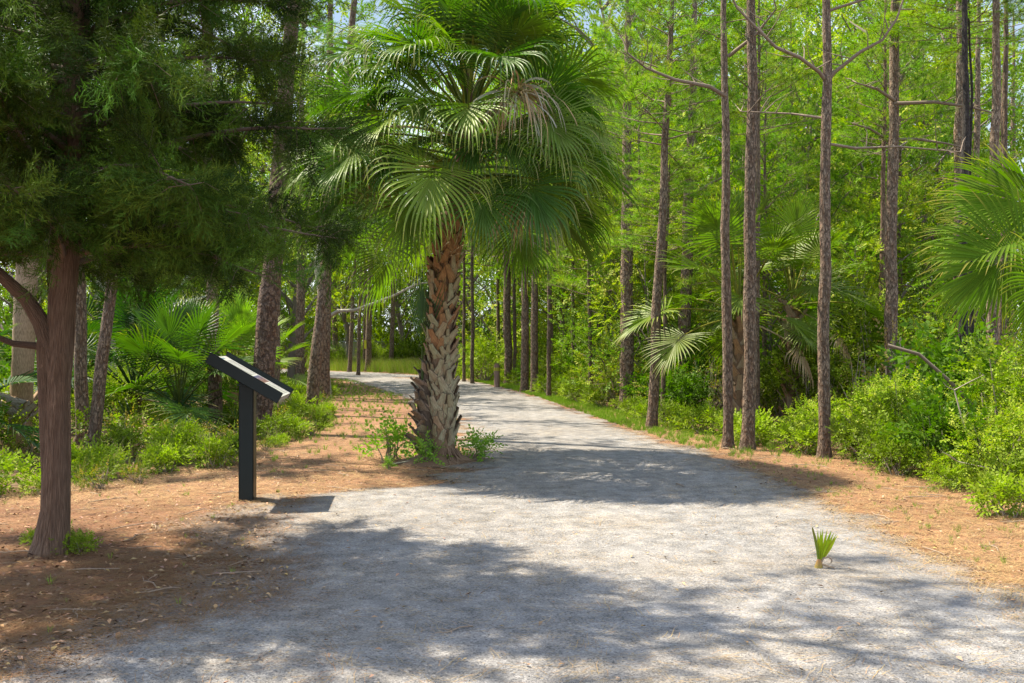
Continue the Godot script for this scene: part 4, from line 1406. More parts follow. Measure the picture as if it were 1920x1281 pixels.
		if "forking into a Y" in a[7]:
			limb(t, [Vector3(0.02, 4.76, 0), Vector3(-0.10, 4.86, 0.1), Vector3(-0.42, 4.97, 0.35), Vector3(-0.75, 5.05, 0.5), Vector3(-1.0, 5.3, 0.5), Vector3(-1.25, 5.5, 0.6), Vector3(-1.45, 5.9, 0.7)], 0.029)
			limb(t, [Vector3(0.02, 4.76, 0), Vector3(0.12, 4.88, 0.05), Vector3(0.38, 5.08, 0.2), Vector3(0.62, 5.2, 0.3), Vector3(0.78, 5.45, 0.35), Vector3(0.9, 5.85, 0.4)], 0.029)
			limb(t, [Vector3(0.02, 5.65, 0), Vector3(0.3, 5.72, 0.1), Vector3(0.9, 5.85, 0.3), Vector3(1.5, 5.95, 0.3)], 0.02)
			limb(t, [Vector3(0.02, 3.98, 0), Vector3(0.5, 3.98, -0.3), Vector3(1.1, 4.02, -0.4), Vector3(1.9, 3.95, -0.4)], 0.02)
			limb(t, [Vector3(0.0, 4.3, 0), Vector3(-0.3, 4.45, -0.4), Vector3(-0.9, 4.55, -0.7)], 0.02)
		if "left one of the close pair" in a[7]:
			limb(t, [Vector3(-0.04, 4.85, 0), Vector3(-0.3, 4.93, 0.2), Vector3(-0.8, 4.97, 0.4), Vector3(-1.2, 5.1, 0.5), Vector3(-1.45, 5.3, 0.5)], 0.032)
			limb(t, [Vector3(0.0, 5.4, 0), Vector3(0.3, 5.6, 0.3), Vector3(0.5, 5.85, 0.6)], 0.028)
		if "thick pine leaning right" in a[7]:
			limb(t, [Vector3(0.17, 4.6, 0), Vector3(0.6, 4.85, 0.2), Vector3(0.9, 5.0, 0.3), Vector3(1.2, 5.15, 0.3)], 0.04)
		if "scaly pine" in a[7]:
			limb(t, [Vector3(0.08, 5.35, 0), Vector3(0.6, 5.3, 0.3), Vector3(1.1, 5.2, 0.4), Vector3(1.5, 5.1, 0.4)], 0.035)
			limb(t, [Vector3(0.08, 5.4, 0), Vector3(-0.3, 5.5, 0.3), Vector3(-0.7, 5.55, 0.5)], 0.03)
		if "yellow paint band" in a[7]: band(t, tr, 1.07, 0.03)
		if "yellow mark" in a[7]:
			band(t, tr, 0.84, 0.09)
		if "carrying a yellow plate" in a[7]:
			var p := Shape.new()
			box(p, Transform3D(Basis(Vector3.UP, -0.5), Vector3(-0.12, 1.42, 0.2)), Vector3(0.16, 0.45, 0.012), hue(0.65, 0.42, 0.01), 0.003)
			var q := obj("notice_plate", p.mesh(M.plain))
			q.position = t.position
			tag(q, "small yellow plate fixed to a pine beyond the path bend", "sign")

func limb(t: Node3D, pts: Array, r: float, col := Color(0.5, 0.38, 0.28)) -> void:
	var s := Shape.new()
	for k in pts.size() * 2:
		var p: Vector3 = (pts[maxi(1, k / 2)] as Vector3).lerp(pts[mini(maxi(1, k / 2) + 1, pts.size() - 1)], rf(0, 1))
		var q := p + (ball() * Vector3(1, 0.5, 1) + Vector3(0, 0.3, 0)) * 0.55
		tube(s, [p, p.lerp(q, 0.5) + ball() * 0.06, q], [0.009, 0.006, 0.002], 4, col, col)
	var rad := []
	for k in pts.size(): rad.append(r * lerpf(1.0, 0.35, float(k) / (pts.size() - 1)))
	tube(s, pts, rad, 8, col, col, 0.2)
	obj("limb", s.mesh(M.wood), t)

func band(t: Node3D, tr: Dictionary, y: float, h: float) -> void:
	var p := along(tr.pts, y)
	var r := 0.0
	for k in tr.pts.size():
		if tr.pts[k].y >= y:
			r = tr.rad[k] * 1.12
			break
	var s := Shape.new()
	tube(s, [p, p + Vector3(0, 0.003, 0), p + Vector3(0, h, 0), p + Vector3(0, h + 0.003, 0)], [r - 0.012, r, r, r - 0.012], 16, hue(0.5, 0.42, 0.02), hue(0.5, 0.42, 0.02))
	obj("paint_band", s.mesh(M.plain), t)

# ---------- smaller palms
func make_fan_palm(called: String, at: Vector3, label: String, trunk: float, count: int, el0: float, el1: float, pet: float, R: float, green: Color, group := "", dead := 1) -> Node3D:
	var t := thing(called, at, label, "palm", group)
	var s := Shape.new()
	tube(s, [Vector3(0, -0.05, 0), Vector3(0, trunk * 0.5, 0), Vector3(0.02, trunk, 0), Vector3(0.02, trunk + 0.25, 0)], [0.13, 0.12, 0.11, 0.03], 12, hue(0.2, 0.14, 0.09), hue(0.3, 0.17, 0.09), 0.3)
	obj("trunk", s.mesh(M.palm_fibre), t)
	if trunk > 0.6:
		var b := [boot_mesh(hue(0.40, 0.25, 0.15), hue(0.15, 0.08, 0.04), 0.12, 0.16, 0.10, 0.06), boot_mesh(hue(0.44, 0.33, 0.24), hue(0.15, 0.09, 0.05), 0.12, 0.2, 0.14, 0.06)]
		for k in int(trunk / 0.05):
			var az := k * 2.39996
			var o := obj("boot", b[k % 2], t)
			o.transform = Transform3D(Basis(Vector3.UP, az) * Basis(Vector3(0, 0, 1), rf(-0.4, 0.4)), Vector3(sin(az) * 0.1, 0.1 + k * 0.05, cos(az) * 0.1))
	for k in count:
		var age := (k + 0.5) / count
		var fr := frond(lerpf(el0, el1, age) + rf(-7, 7), pet * rf(0.8, 1.15), R * rf(0.88, 1.1), 38, rf(112, 130), rf(0.35, 0.8), vary(green, 0.2), hue(0.42, 0.36, 0.15), 0.15 + 0.3 * age, 7, rf(-0.5, 0.5), 0.9)
		add_frond(t, frond_meshes(fr), Vector3(0, trunk + 0.2 * (1.0 - age), 0), k * 2.39996 + rf(-0.3, 0.3))
	for k in dead:
		var fr := frond(el1 - 12.0, pet * 0.9, R * 0.8, 30, 100.0, 3.6, hue(0.40, 0.27, 0.15), hue(0.5, 0.4, 0.27), 0.6, 7, 0.2, 2.0, -0.3)
		add_frond(t, frond_meshes(fr, "dry_leaf"), Vector3(0, trunk, 0), 1.2 + k * 2.7, 1.0, "dead_frond")
	return t

func build_palms() -> void:
	var dark := hue(0.032, 0.085, 0.022)
	var mid := hue(0.127, 0.189, 0.026)
	make_fan_palm("fan_palm", on_ground(-6.45, 17.0), "dark green fan palm between the leaning pine and the sign", 0.5, 26, 84, 0, 1.25, 0.95, dark, "", 2)
	make_fan_palm("fan_palm", on_ground(-5.35, 16.0), "low fan palm with bleached leaf tips beside the sign's raised edge", 0.3, 20, 75, -5, 0.95, 0.85, dark.lerp(mid, 0.35), "", 2)
	make_fan_palm("fan_palm", on_ground(-5.45, 19.4), "upright light green fan palm behind the pale pine", 0.5, 14, 80, 20, 0.95, 0.8, hue(0.177, 0.284, 0.044))
	make_fan_palm("fan_palm", on_ground(-5.9, 23.5), "fan palm between the thin lichened trunk and the straight pine", 0.4, 13, 75, 10, 0.9, 0.75, mid)
	make_fan_palm("fan_palm", on_ground(-7.2, 12.6), "shadowed fan palm at the picture's left edge behind the cedar", 0.2, 14, 70, 0, 0.9, 0.75, dark)
	make_fan_palm("fan_palm", on_ground(-8.9, 42.0), "far fan palm beside the dark pine at the path bend", 1.2, 14, 80, -10, 0.9, 0.8, mid)
	# the stand on the right
	make_fan_palm("cabbage_palm", on_ground(3.98, 17.4), "young cabbage palm with rusty trunk behind the close pair of pines", 1.9, 20, 80, -18, 1.15, 0.92, mid, "", 1)
	make_fan_palm("cabbage_palm", on_ground(5.05, 17.9), "slender cabbage palm left of the Y-forked pine", 2.1, 14, 72, -22, 0.95, 0.85, mid, "", 1)
	make_fan_palm("fan_palm", on_ground(7.35, 12.6), "pale fan palm low at the picture's right edge", 0.1, 9, 70, 25, 0.6, 0.6, hue(0.212, 0.300, 0.069))
	# the palm whose leaves reach in from the right
	var t := thing("cabbage_palm", on_ground(5.2, 8.5), "cabbage palm whose big glossy leaves reach in at the right edge", "palm tree")
	var s := Shape.new()
	tube(s, [Vector3(0, -0.05, 0), Vector3(0.0, 0.8, 0), Vector3(0, 1.7, 0), Vector3(0, 2.3, 0)], [0.2, 0.17, 0.17, 0.08], 14, hue(0.25, 0.18, 0.12), hue(0.3, 0.18, 0.1), 0.3)
	obj("trunk", s.mesh(M.palm_fibre), t)
	var lime := hue(0.10, 0.175, 0.016)
	for a in [[16.0, 0.76, 0.86, -1.62, -0.6, 0.5], [3.0, 0.86, 0.92, -1.42, -1.2, 0.7], [34.0, 0.66, 0.9, -1.75, -1.0, 0.3], [-10.0, 0.8, 0.72, -1.1, -1.4, 0.9], [38.0, 0.8, 0.9, -2.3, 0.3, 0.6], [-12.0, 0.75, 0.9, -0.5, -0.5, 0.9], [60.0, 0.8, 1.0, 0.6, 0.2, 0.6], [35.0, 0.9, 1.0, 1.6, 0.2, 0.8], [30.0, 0.9, 1.0, -3.0, 0.0, 0.8], [75.0, 0.7, 0.9, -1.0, 0.0, 0.4], [5.0, 0.9, 1.0, 2.6, 0.2, 0.9]]:
		var fr := frond(a[0], a[1], a[2], 62, 124, a[5], vary(lime, 0.12), hue(0.42, 0.33, 0.08), 0.55, 10, a[4], 0.9, 0.1, 0.52)
		add_frond(t, frond_meshes(fr, "palm_leaf_matt"), Vector3(0, 2.15, 0), a[3])
	# the smooth palm trunk behind the cedar
	t = thing("cabbage_palm", on_ground(-6.54, 13.2), "smooth ringed palm trunk behind the cedar with torn pale boots low down", "palm tree")
	s = Shape.new()
	var pts := []
	var rad := []
	for k in 46:
		var y := k * 0.11
		pts.append(Vector3(0.043 * y, y - 0.05, 0))
		rad.append(0.135 + (0.006 if k % 2 else 0.0) + 0.05 * exp(-y / 0.2))
	tube(s, pts, rad, 16, hue(0.33, 0.23, 0.13), hue(0.36, 0.31, 0.25), 0.12)
	obj("trunk", s.mesh(M.palm_fibre), t)
	var torn := boot_mesh(hue(0.55, 0.48, 0.38), hue(0.3, 0.2, 0.12), 0.15, 0.2, 0.14, 0.07)
	for k in 11:
		var az := k * 0.9 + rf(-0.2, 0.2)
		var o := obj("boot", torn, t)
		o.transform = Transform3D(Basis(Vector3.UP, az) * Basis(Vector3(1, 0, 0), rf(0.1, 0.7)) * Basis(Vector3(0, 0, 1), rf(-0.9, 0.9)), Vector3(sin(az) * 0.13, rf(0.5, 0.75), cos(az) * 0.13))
	for k in 12:
		var fr := frond(lerpf(75, -30, k / 12.0), 1.0, 0.9, 38, 120, 0.8, vary(mid, 0.2), hue(0.42, 0.36, 0.15), 0.2, 7, rf(-0.4, 0.4))
		add_frond(t, frond_meshes(fr), Vector3(0.2, 4.85, 0), k * 2.4)

# ---------- leafy wood and undergrowth
func build_wood() -> void:
	var bark := hue(0.17, 0.14, 0.115)
	var yellow := hue(0.314, 0.413, 0.035)
	var green := hue(0.173, 0.274, 0.025)
	var deep := hue(0.092, 0.149, 0.014)
	var ty := twig_set(0.34, 9, 0.105, 0.062, yellow)
	var tg := twig_set(0.34, 9, 0.105, 0.06, green)
	var td := twig_set(0.34, 9, 0.105, 0.06, deep)
	var trees := [
		leafy_tree(10.0, 1.6, 2.7, 34, 38, [ty, tg], bark),
		leafy_tree(11.0, 2.2, 2.6, 34, 38, [tg, tg, ty], bark),
		leafy_tree(9.0, 1.2, 2.5, 32, 38, [tg, td], bark),
		leafy_tree(7.0, 0.6, 2.4, 28, 40, [ty, ty, tg], bark, 0.08)]
	var names := ["yellow green broadleaf tree", "mid green broadleaf tree", "deep green broadleaf tree", "low bright broadleaf tree"]
	var spots := []
	# right: behind the pines
	for a in [[2.6, 23.8, 3, 0.62], [3.1, 22.4, 3, 0.6], [5.4, 21.0, 3, 0.62], [7.8, 20.3, 3, 0.66], [3.1, 27.0, 3, 0.7], [4.9, 23.6, 3, 0.7], [9.5, 21.8, 3, 0.7], [6.4, 18.9, 3, 0.5], [3.6, 30.5, 3, 0.8], [8.6, 17.6, 3, 0.55]]:
		place(trees[3], "understorey_tree", on_ground(a[0], a[1]), rf(0, TAU), a[3] * rf(0.9, 1.1), "young bright understorey tree in the right-hand thicket", "tree", "young understorey trees of the right-hand thicket", "trunk", "crown")
	for a in [[2.1, 39.0, 0], [3.4, 35.5, 1], [1.0, 47.0, 1], [4.6, 44.0, 1], [5.2, 48.0, 0], [8.2, 51.0, 1], [11.2, 46.0, 0], [14.2, 50.0, 0], [17.2, 47.0, 1], [2.6, 50.0, 0], [6.6, 36.5, 1], [10.8, 37.0, 0], [13.2, 36.0, 1]]: spots.append(a + ["behind the right-hand pines"])
	for a in [[6.8, 22.5, 3], [9.6, 24.5, 1], [4.4, 26.0, 3], [12.0, 27.5, 0], [7.2, 29.0, 0], [10.2, 32.0, 1], [5.0, 34.5, 0], [14.8, 33.0, 1], [3.2, 37.0, 3], [17.5, 39.0, 2], [8.4, 38.5, 0], [12.6, 40.5, 1], [3.6, 42.5, 0], [20.5, 44.0, 1], [-0.2, 46.0, 3], [6.6, 46.0, 1], [15.8, 48.0, 0], [10.5, 50.0, 2], [2.0, 52.0, 0], [23.0, 52.0, 1], [-2.0, 55.0, 1], [6.0, 57.0, 0], [14.0, 59.0, 1], [19.0, 60.0, 0], [27.0, 60.0, 2]]:
		spots.append(a + ["behind the right-hand pines"])
	for a in [[-3.5, 63.0, 0], [-8.0, 66.0, 1], [-12.5, 67.0, 0], [-17.0, 66.0, 3], [0.5, 68.0, 2], [-5.5, 72.0, 1], [-10.5, 74.0, 0], [-21.0, 68.0, 1], [-15.0, 76.0, 2], [5.0, 75.0, 1], [-27.0, 72.0, 0], [10.0, 78.0, 0], [18.0, 78.0, 1], [27.0, 76.0, 0], [-34.0, 76.0, 1], [-9.8, 59.5, 1], [-6.6, 60.0, 1], [-4.0, 61.0, 0], [-13.0, 61.0, 1], [-15.5, 70.0, 0], [-13.4, 70.5, 3], [-11.4, 69.0, 3], [-9.4, 70.5, 0], [-7.4, 69.5, 3], [-5.4, 71.0, 3], [-3.4, 70.0, 0], [-1.4, 71.0, 3]]:
		spots.append(a + ["far beyond the path bend"])
	for a in [[-11.0, 22.0, 2], [-9.4, 30.5, 3], [-12.4, 36.0, 1], [-18.5, 38.0, 1], [-15.0, 42.0, 0], [-21.5, 44.0, 2], [-19.0, 50.0, 0], [-25.0, 52.0, 1], [-22.0, 58.0, 0], [-13.0, 33.0, 0], [-10.2, 37.5, 1], [-15.8, 36.5, 3], [-11.5, 28.5, 3], [-8.8, 30.0, 3], [-7.7, 35.0, 1], [-7.0, 31.5, 1], [-13.5, 48.0, 0], [-16.5, 47.0, 3], [-12.6, 42.0, 3]]:
		spots.append(a + ["in the wood left of the path"])
	for a in spots:
		place(trees[a[2]], "broadleaf_tree", on_ground(a[0], a[1]), rf(0, TAU), rf(0.9, 1.15) * (1.3 if a[1] > 34.0 else 1.0), names[a[2]] + " " + a[3], "tree", names[a[2]] + "s " + a[3], "trunk", "crown", rf(0.95, 1.2))

	# undergrowth
	var sy := twig_set(0.2, 9, 0.05, 0.03, hue(0.310, 0.413, 0.035))
	var sg := twig_set(0.2, 9, 0.055, 0.032, hue(0.191, 0.264, 0.021))
	var sd := twig_set(0.2, 9, 0.05, 0.03, hue(0.095, 0.136, 0.012))
	var herb := twig_set(0.16, 6, 0.075, 0.035, hue(0.253, 0.338, 0.032))
	var broad := twig_set(0.3, 8, 0.11, 0.055, hue(0.096, 0.178, 0.015))
	var dry := twig_set(0.2, 6, 0.05, 0.025, hue(0.32, 0.22, 0.11))
	var twigwood := hue(0.3, 0.25, 0.19)
	var tall := [shrub(0.85, 1.7, 32, 20, [sy, sg], twigwood, 8), shrub(0.8, 1.9, 30, 20, [sg, sd, sy], twigwood, 8), shrub(0.95, 1.4, 34, 20, [sy, sy, sg], twigwood, 8), shrub(0.8, 1.6, 22, 15, [broad], twigwood, 9), shrub(0.85, 1.6, 26, 7, [sd, dry, sy], hue(0.36, 0.3, 0.23), 22)]
	var low := [shrub(0.5, 0.6, 13, 22, [sy, sg], twigwood, 5), shrub(0.5, 0.55, 12, 18, [herb], twigwood, 4), shrub(0.55, 0.65, 13, 22, [sg, sd], twigwood, 5), shrub(0.5, 0.75, 13, 11, [sd, dry, sg, sd], hue(0.3, 0.24, 0.18), 9)]
	var tn := ["airy yellow green shrub", "tall mid green shrub", "rounded light green shrub", "broad-leaved green shrub", "sparse twiggy shrub with bare stems"]
	var ln := ["small yellow green bush", "broad-leaved green herb clump", "small mid green bush", "dark leafy bush with bare stems"]
	# front row on the right, one by one along the verge
	var d := 8.7
	while d < 44.0:
		var x := pl(THICKET_RIGHT, d)
		var k := rng.randi() % 3
		place(low[k], "low_bush", on_ground(x + 0.25 + rf(-0.12, 0.2), d), rf(0, TAU), rf(0.55, 1.0) * (1.0 if d > 12.0 else 0.85), ln[k] + " on the edge of the right-hand verge", "bush", ln[k] + " row along the right-hand verge", "stem", "leaves")
		d += 0.55 if d < 16.0 else 0.9
	# behind it, taller
	var rows := [[0.8, 0.75, 0.75], [1.7, 0.95, 1.0], [2.8, 1.05, 1.2], [4.2, 1.25, 1.5], [6.0, 1.35, 1.9]]
	for r in rows:
		d = 9.2
		while d < 42.0:
			var x: float = pl(THICKET_RIGHT, d) + r[0] + rf(-0.25, 0.25)
			if x < d * 0.56 + 0.8 and not (d > 14.0 and d < 18.5 and x > 3.2 and x < 5.2):
				var k := rng.randi() % 5
				place(tall[k], "shrub", on_ground(x, d), rf(0, TAU), r[1] * rf(0.62, 1.2), tn[k] + " in the right-hand thicket", "shrub", tn[k] + "s of the right-hand thicket", "stem", "leaves")
			d += r[2] * (1.0 if d < 22.0 else 1.5)
	# left: a low green cover, then taller growth
	var lrows := [[0.2, 0.6, 0.45], [0.8, 0.65, 0.55], [1.5, 0.7, 0.65], [2.3, 0.85, 0.85]]
	for r in lrows:
		d = 8.6
		while d < 40.0:
			var x: float = pl(THICKET_LEFT, d) - r[0] + rf(-0.2, 0.2)
			if x > -d * 0.56 - 0.6 and rng.randf() < 0.8:
				var k := rng.randi() % 4
				place(low[k], "low_bush", on_ground(x, d), rf(0, TAU), r[1] * rf(0.45, 1.35), ln[k] + " in the green cover left of the path", "bush", ln[k] + " cover left of the path", "stem", "leaves")
			d += r[2] * (1.0 if d < 20.0 else 1.8)
	var wild := grass_tuft(26, 0.5, 0.010, hue(0.19, 0.28, 0.04), 0.25, 0.8).mesh(M.grass_leaf)
	for k in 34:
		d = rf(9.2, 24.0)
		var x := pl(THICKET_LEFT, d) - rf(0.0, 2.2)
		var g := obj("grass_clump", wild)
		g.transform = Transform3D(Basis(Vector3.UP, rf(0, TAU)).scaled_local(Vector3.ONE * rf(0.6, 1.2)), on_ground(x, d))
		tag(g, "arching grass clump in the green cover left of the path", "grass clump", "grass clumps left of the path")
	for r in [[3.4, 0.8, 1.3], [4.8, 1.0, 1.5], [6.5, 1.2, 1.9]]:
		d = 12.0
		while d < 42.0:
			var x: float = pl(THICKET_LEFT, d) - r[0] + rf(-0.4, 0.4)
			if x > -d * 0.56 - 1.0 and not (d < 17.0 and x > -6.3):
				var k := rng.randi() % 5
				place(tall[k], "shrub", on_ground(x, d), rf(0, TAU), r[1] * rf(0.75, 1.1), tn[k] + " in the wood left of the path", "shrub", tn[k] + "s left of the path", "stem", "leaves")
			d += r[2] * (1.0 if d < 22.0 else 1.6)
	# beyond the bend
	for a in [[3.0, 46.0, 1.9], [6.0, 44.0, 1.9], [9.0, 46.0, 2.0], [12.0, 45.0, 2.0], [15.0, 46.0, 2.1], [18.0, 44.0, 2.0], [21.0, 48.0, 2.1], [7.5, 40.0, 1.7], [11.0, 39.0, 1.8], [14.0, 38.0, 1.8], [1.0, 44.0, 1.7], [4.5, 50.0, 2.2], [0.0, 52.0, 2.0], [24.0, 50.0, 2.2], [17.0, 36.0, 1.8], [10.0, 52.0, 2.2], [15.0, 53.0, 2.2], [-10.5, 44.0, 1.8], [-13.0, 40.0, 1.8], [-16.0, 44.0, 2.0], [-19.0, 42.0, 2.0], [-22.0, 48.0, 2.0], [-11.0, 33.0, 1.7], [-14.0, 35.0, 1.7], [-17.0, 32.0, 1.7], [-12.5, 29.5, 1.6], [-25.0, 56.0, 2.2], [-18.0, 55.0, 2.2]]:
		var q := rng.randi() % 3
		place(tall[q], "shrub", on_ground(a[0], a[1]), rf(0, TAU), a[2] * rf(0.9, 1.15), tn[q] + " deep in the wood", "shrub", tn[q] + "s deep in the wood", "stem", "leaves", 1.3)
	for k in 22:
		var q := rng.randi() % 3
		place(tall[q], "shrub", on_ground(-26.0 + k * 1.9 + rf(-0.6, 0.6), rf(64.0, 70.0)), rf(0, TAU), rf(1.9, 2.6), tn[q] + " far beyond the bend", "shrub", tn[q] + "s far beyond the bend", "stem", "leaves", 1.2)
	for k in 26:
		var x := rf(-17.0, -1.0)
		d = rf(53.0, 64.0)
		if x < pl(PATH_RIGHT, d) + 2.0: continue
		var q := rng.randi() % 3
		place(tall[q], "shrub", on_ground(x, d), rf(0, TAU), rf(0.7, 1.3), tn[q] + " in the far grass beyond the bend", "shrub", tn[q] + "s beyond the bend", "stem", "leaves")
	# plants that stand on their own
	for a in [[-3.0, 6.88, 0.3, 0, "leafy sprouts right of the cedar trunk's foot"], [-3.35, 7.1, 0.25, 0, "small sprouts behind the cedar trunk's foot"], [4.15, 8.3, 0.7, 1, "trailing leafy plant on the pine straw below the right-hand palm"], [3.95, 7.2, 0.35, 1, "tiny leafy plant in pine straw near the right edge"]]:
		place(low[a[3]], "sprout_clump", on_ground(a[0], a[1]), rf(0, TAU), a[2], a[4], "plant", "", "stem", "leaves")
	place(tall[2], "shrub", on_ground(-1.05, 38.5), 0.4, 1.55, "rounded yellow green bush behind the bollard", "shrub", "", "stem", "leaves")

func build_far() -> void:
	# a board fence far beyond the bend
	var t := thing("board_fence", on_ground(-9.9, 64.0), "pale board fence glimpsed between the pines beyond the bend", "fence")
	for k in 22:
		var s := Shape.new()
		box(s, Transform3D(Basis(), Vector3(-1.9 + k * 0.18, 0.75, 0)), Vector3(0.165, 1.5 + rf(-0.02, 0.02), 0.03), vary(hue(0.42, 0.37, 0.31), 0.1), 0.004)
		obj("board", s.mesh(M.plain), t)
	var s2 := Shape.new()
	box(s2, Transform3D(Basis(), Vector3(0, 1.58, 0)), Vector3(4.1, 0.1, 0.12), hue(0.6, 0.6, 0.56), 0.01)
	obj("rail", s2.mesh(M.plain), t)
	# a live oak limb that reaches across behind the palm
	t = thing("live_oak", on_ground(-4.95, 26.6), "live oak with one long pale limb reaching right behind the palm", "tree")
	var s := Shape.new()
	var c := hue(0.36, 0.33, 0.28)
	tube(s, [Vector3(0, -0.05, 0), Vector3(-0.1, 1.0, 0), Vector3(0.0, 2.0, 0.1), Vector3(-0.2, 3.5, 0.2), Vector3(0.1, 5.5, 0.2), Vector3(0, 7.5, 0)], [0.17, 0.13, 0.12, 0.11, 0.09, 0.04], 10, c, c, 0.2)
	obj("trunk", s.mesh(M.wood), t)
	limb(t, [Vector3(0, 2.1, 0.1), Vector3(0.35, 2.3, 0.3), Vector3(0.8, 2.32, 0.4), Vector3(1.3, 2.5, 0.4), Vector3(1.8, 2.7, 0.3), Vector3(2.4, 3.0, 0.3), Vector3(2.9, 3.1, 0.2)], 0.055, hue(0.30, 0.27, 0.22))
	var tw := twig_set(0.3, 9, 0.09, 0.05, hue(0.212, 0.315, 0.035))
	obj("crown", lobes([Vector3(1.0, 3.2, 0.2), Vector3(1.9, 3.6, 0.3), Vector3(0.3, 4.0, 0.4), Vector3(-0.8, 4.4, 0), Vector3(0.9, 4.7, -0.3), Vector3(2.4, 4.3, 0), Vector3(0, 5.8, 0.3), Vector3(1.2, 6.0, 0), Vector3(-1.2, 6.4, 0.2), Vector3(0.3, 7.3, 0)], 0.85, 48, [tw]).mesh(M.leaf), t).set_meta("kind", "stuff")
	# the mossy limb behind the left fan palms
	t = thing("live_oak", on_ground(-9.3, 22.8), "live oak with a lichen-covered bent limb behind the left fan palms", "tree")
	s = Shape.new()
	tube(s, [Vector3(0, -0.05, 0), Vector3(0.1, 1.2, 0), Vector3(-0.1, 2.6, 0), Vector3(0, 4.5, 0), Vector3(0.3, 7.0, 0)], [0.2, 0.16, 0.15, 0.12, 0.05], 10, hue(0.25, 0.23, 0.18), c, 0.2)
	obj("trunk", s.mesh(M.wood), t)
	limb(t, [Vector3(0.05, 1.7, 0.1), Vector3(0.9, 2.1, 0.4), Vector3(1.5, 2.35, 0.6), Vector3(2.0, 2.85, 0.6), Vector3(2.25, 3.4, 0.5), Vector3(2.7, 3.9, 0.4)], 0.11, hue(0.30, 0.32, 0.24))
	limb(t, [Vector3(1.2, 2.2, 0.45), Vector3(1.8, 2.4, 0.3), Vector3(2.5, 2.6, 0.2)], 0.06, hue(0.34, 0.37, 0.30))
	obj("crown", lobes([Vector3(1.6, 3.6, 0.2), Vector3(-0.9, 4.2, 0.3), Vector3(0.3, 5.0, 0.4), Vector3(2.6, 4.6, 0), Vector3(0.9, 6.2, -0.3), Vector3(-0.6, 6.6, 0), Vector3(0, 7.4, 0.3)], 0.95, 48, [tw]).mesh(M.leaf), t).set_meta("kind", "stuff")
	# dead wood in the right-hand thicket
	for a in [[[Vector3(0, 1.42, 0), Vector3(0.32, 1.32, 0.1), Vector3(0.62, 1.02, 0.2), Vector3(0.95, 0.62, 0.3), Vector3(1.15, 0.3, 0.35), Vector3(1.3, -0.03, 0.4)], 0.024, hue(0.15, 0.115, 0.085), Vector2(4.3, 11.4), "dark broken branch slanting down through the right-hand thicket", true], [[Vector3(0, 0.95, 0), Vector3(0.05, 0.6, 0.1), Vector3(0.2, 0.35, 0.15), Vector3(0.45, -0.02, 0.3)], 0.009, hue(0.36, 0.31, 0.25), Vector2(4.62, 10.4), "pale dead twig standing bent at the thicket's front", false], [[Vector3(0, 0.30, 0), Vector3(0.3, 0.24, 0.1), Vector3(0.7, 0.2, 0.1), Vector3(1.0, 0.0, 0.2)], 0.007, hue(0.36, 0.31, 0.25), Vector2(4.3, 9.6), "pale dead twig lying low at the thicket's front", false]]:
		s = Shape.new()
		var rad := []
		for k in a[0].size(): rad.append(a[1] * lerpf(0.8, 1.1, float(k) / a[0].size()))
		tube(s, a[0], rad, 8, a[2], a[2], 0.25)
		if not a[5]:
			for k in 4:
				var p: Vector3 = a[0][k % 3]
				var q := p + Vector3(rf(-0.3, 0.35), rf(0.0, 0.25), rf(0, 0.2))
				tube(s, [p, p.lerp(q, 0.5) + ball() * 0.03, q], [a[1] * 0.7, a[1] * 0.5, a[1] * 0.2], 5, a[2], a[2])
		var o := obj("dead_branch", s.mesh(M.wood))
		o.position = on_ground(a[3].x, a[3].y)
		tag(o, a[4], "branch")

# ---------- trees beside and behind the viewer, which shade the foreground
func build_near_shade() -> void:
	var deep := [hue(0.142, 0.240, 0.030), hue(0.194, 0.284, 0.035), hue(0.248, 0.330, 0.040), hue(0.160, 0.254, 0.030)]
	var cr := pine_crown(30, 2.2, 0.9, deep, hue(0.17, 0.12, 0.09), -0.05, 0.7, 12)
	var k := 0
	for a in [[-3.335, 7.3, 15.0, 8.4, "tall slim pine hidden behind the cedar, its crown high above the picture"]]:
		k += 1
		var t := thing("pine_tree", on_ground(a[0], a[1]), a[4], "pine tree")
		var tr := pine_trunk(0.062, a[2], Vector2(0.0, 0), hue(0.2, 0.15, 0.12), hue(0.3, 0.22, 0.18), 200 + k)
		obj("trunk", tr.mesh, t)
		for q in 2:
			var o := obj(["branches", "crown"][q], cr[q], t)
			o.transform = Transform3D(Basis(Vector3.UP, k * 1.9).scaled_local(Vector3(1.15, (a[2] - a[3]) / 6.0, 1.15)), along(tr.pts, a[3]))
			if q == 1: o.set_meta("kind", "stuff")

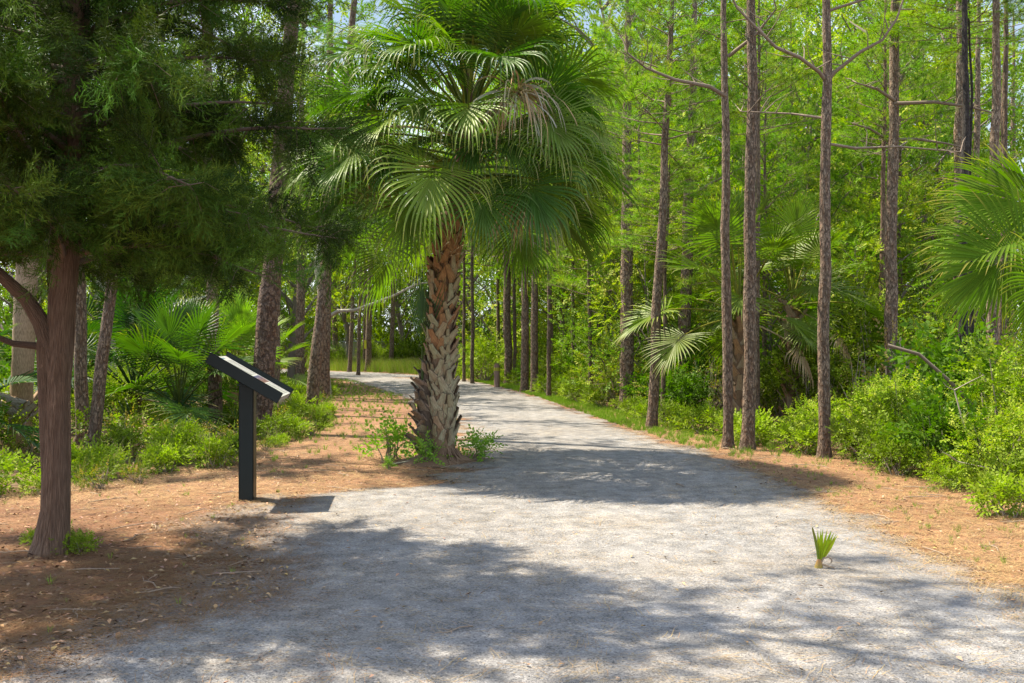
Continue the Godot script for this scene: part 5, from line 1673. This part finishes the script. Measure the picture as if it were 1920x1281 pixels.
# ---------- labels: alike things are told apart by what stands next to them
func tell_apart() -> void:
	# x, distance, how it is called
	var marks := [[2.49, 21.7, "the big pine right of the path bend"], [2.40, 17.1, "the slim pine leaning right"], [3.64, 21.3, "the thick pine leaning right"], [3.1, 13.6, "the close pair of pines"], [3.96, 12.6, "the Y-forked pine"], [6.07, 16.0, "the scaly pine"], [8.5, 19.0, "the pale thick pine"], [6.96, 14.5, "the yellow-banded pine"], [6.23, 13.8, "the scorched pine"], [-0.13, 35.2, "the pine by the bollard"], [0.5, 29.4, "the two pale pines at the bend"], [2.1, 30.0, "the two thin pines"], [-4.12, 16.2, "the big brown pine"], [-5.38, 22.6, "the lichened thin trunk"], [-6.07, 28.5, "the straight left-hand pine"], [-4.13, 20.4, "the dark leaning pine"], [-4.8, 25.3, "the dark crossed pine"], [-5.06, 17.0, "the pale left-hand pine"], [-5.45, 12.9, "the slim cedar-side pine"], [-6.2, 14.4, "the dark pine beside the cedar"], [-10.38, 28.0, "the grey far pine"], [-7.5, 51.5, "the pine with the yellow plate"], [-10.67, 60.0, "the pine by the board fence"], [-3.16, 6.85, "the cedar trunk"], [-2.45, 9.34, "the sign"], [-6.45, 17.0, "the dark fan palm"], [3.98, 17.4, "the rusty-trunked palm"], [5.2, 8.5, "the right-hand palm leaves"], [7.35, 12.6, "the pale fan palm"], [-0.5, 33.0, "the bollard"], [-6.54, 13.2, "the smooth palm trunk"]]
	var same := {}
	for o in get_children():
		if o is Node3D and o.has_meta("category") and o.has_meta("group"):
			var key: String = o.get_meta("label")
			if not same.has(key): same[key] = []
			same[key].append(o)
	var next := {}
	for key in same:
		var list: Array = same[key]
		if list.size() < 2: continue
		for o in list:
			var x: float = o.position.x
			var d: float = -o.position.z
			var best: Array = marks[0]
			var least := 1e9
			for m in marks:
				var far: float = absf(x - m[0]) + 0.6 * absf(d - m[1])
				if far < least:
					least = far
					best = m
			var px: float = (x / d - best[0] / best[1]) * 1867.0
			var where := "right of" if px > 0 else "left of"
			if absf(px) < 45.0: where = "behind" if d > best[1] else "in front of"
			elif d > best[1] * 1.25: where = "behind and " + where
			var kind: String = key
			for cut in [" on the edge of", " in the ", " behind the ", " deep in ", " far beyond"]:
				if cut in kind: kind = kind.split(cut)[0]
			var label := "%s %s %s" % [kind, where, best[2]]
			if not next.has(label): next[label] = []
			next[label].append(o)
	var nth := ["nearest", "second nearest", "third nearest", "fourth nearest", "fifth nearest", "sixth nearest", "seventh nearest", "eighth nearest", "ninth nearest", "tenth nearest", "eleventh nearest", "twelfth nearest"]
	for label in next:
		var list: Array = next[label]
		list.sort_custom(func(a, b): return a.position.z > b.position.z)
		for k in list.size():
			var full: String = label if list.size() == 1 else "%s %s" % [nth[mini(k, 11)], label]
			if full.split(" ").size() > 16: full = full.replace(" close behind and ", " ").replace("the slim cedar-side pine", "the slim leaning pine").replace("broad-leaved green ", "broad-leaved ").replace(" behind and ", " ").replace(" with bare stems", "")
			if full.split(" ").size() > 16: full = full.replace("yellow green", "yellowish").replace("mid green", "green").replace("dark leafy bush with bare stems", "dark leafy bush")
			list[k].set_meta("label", full)
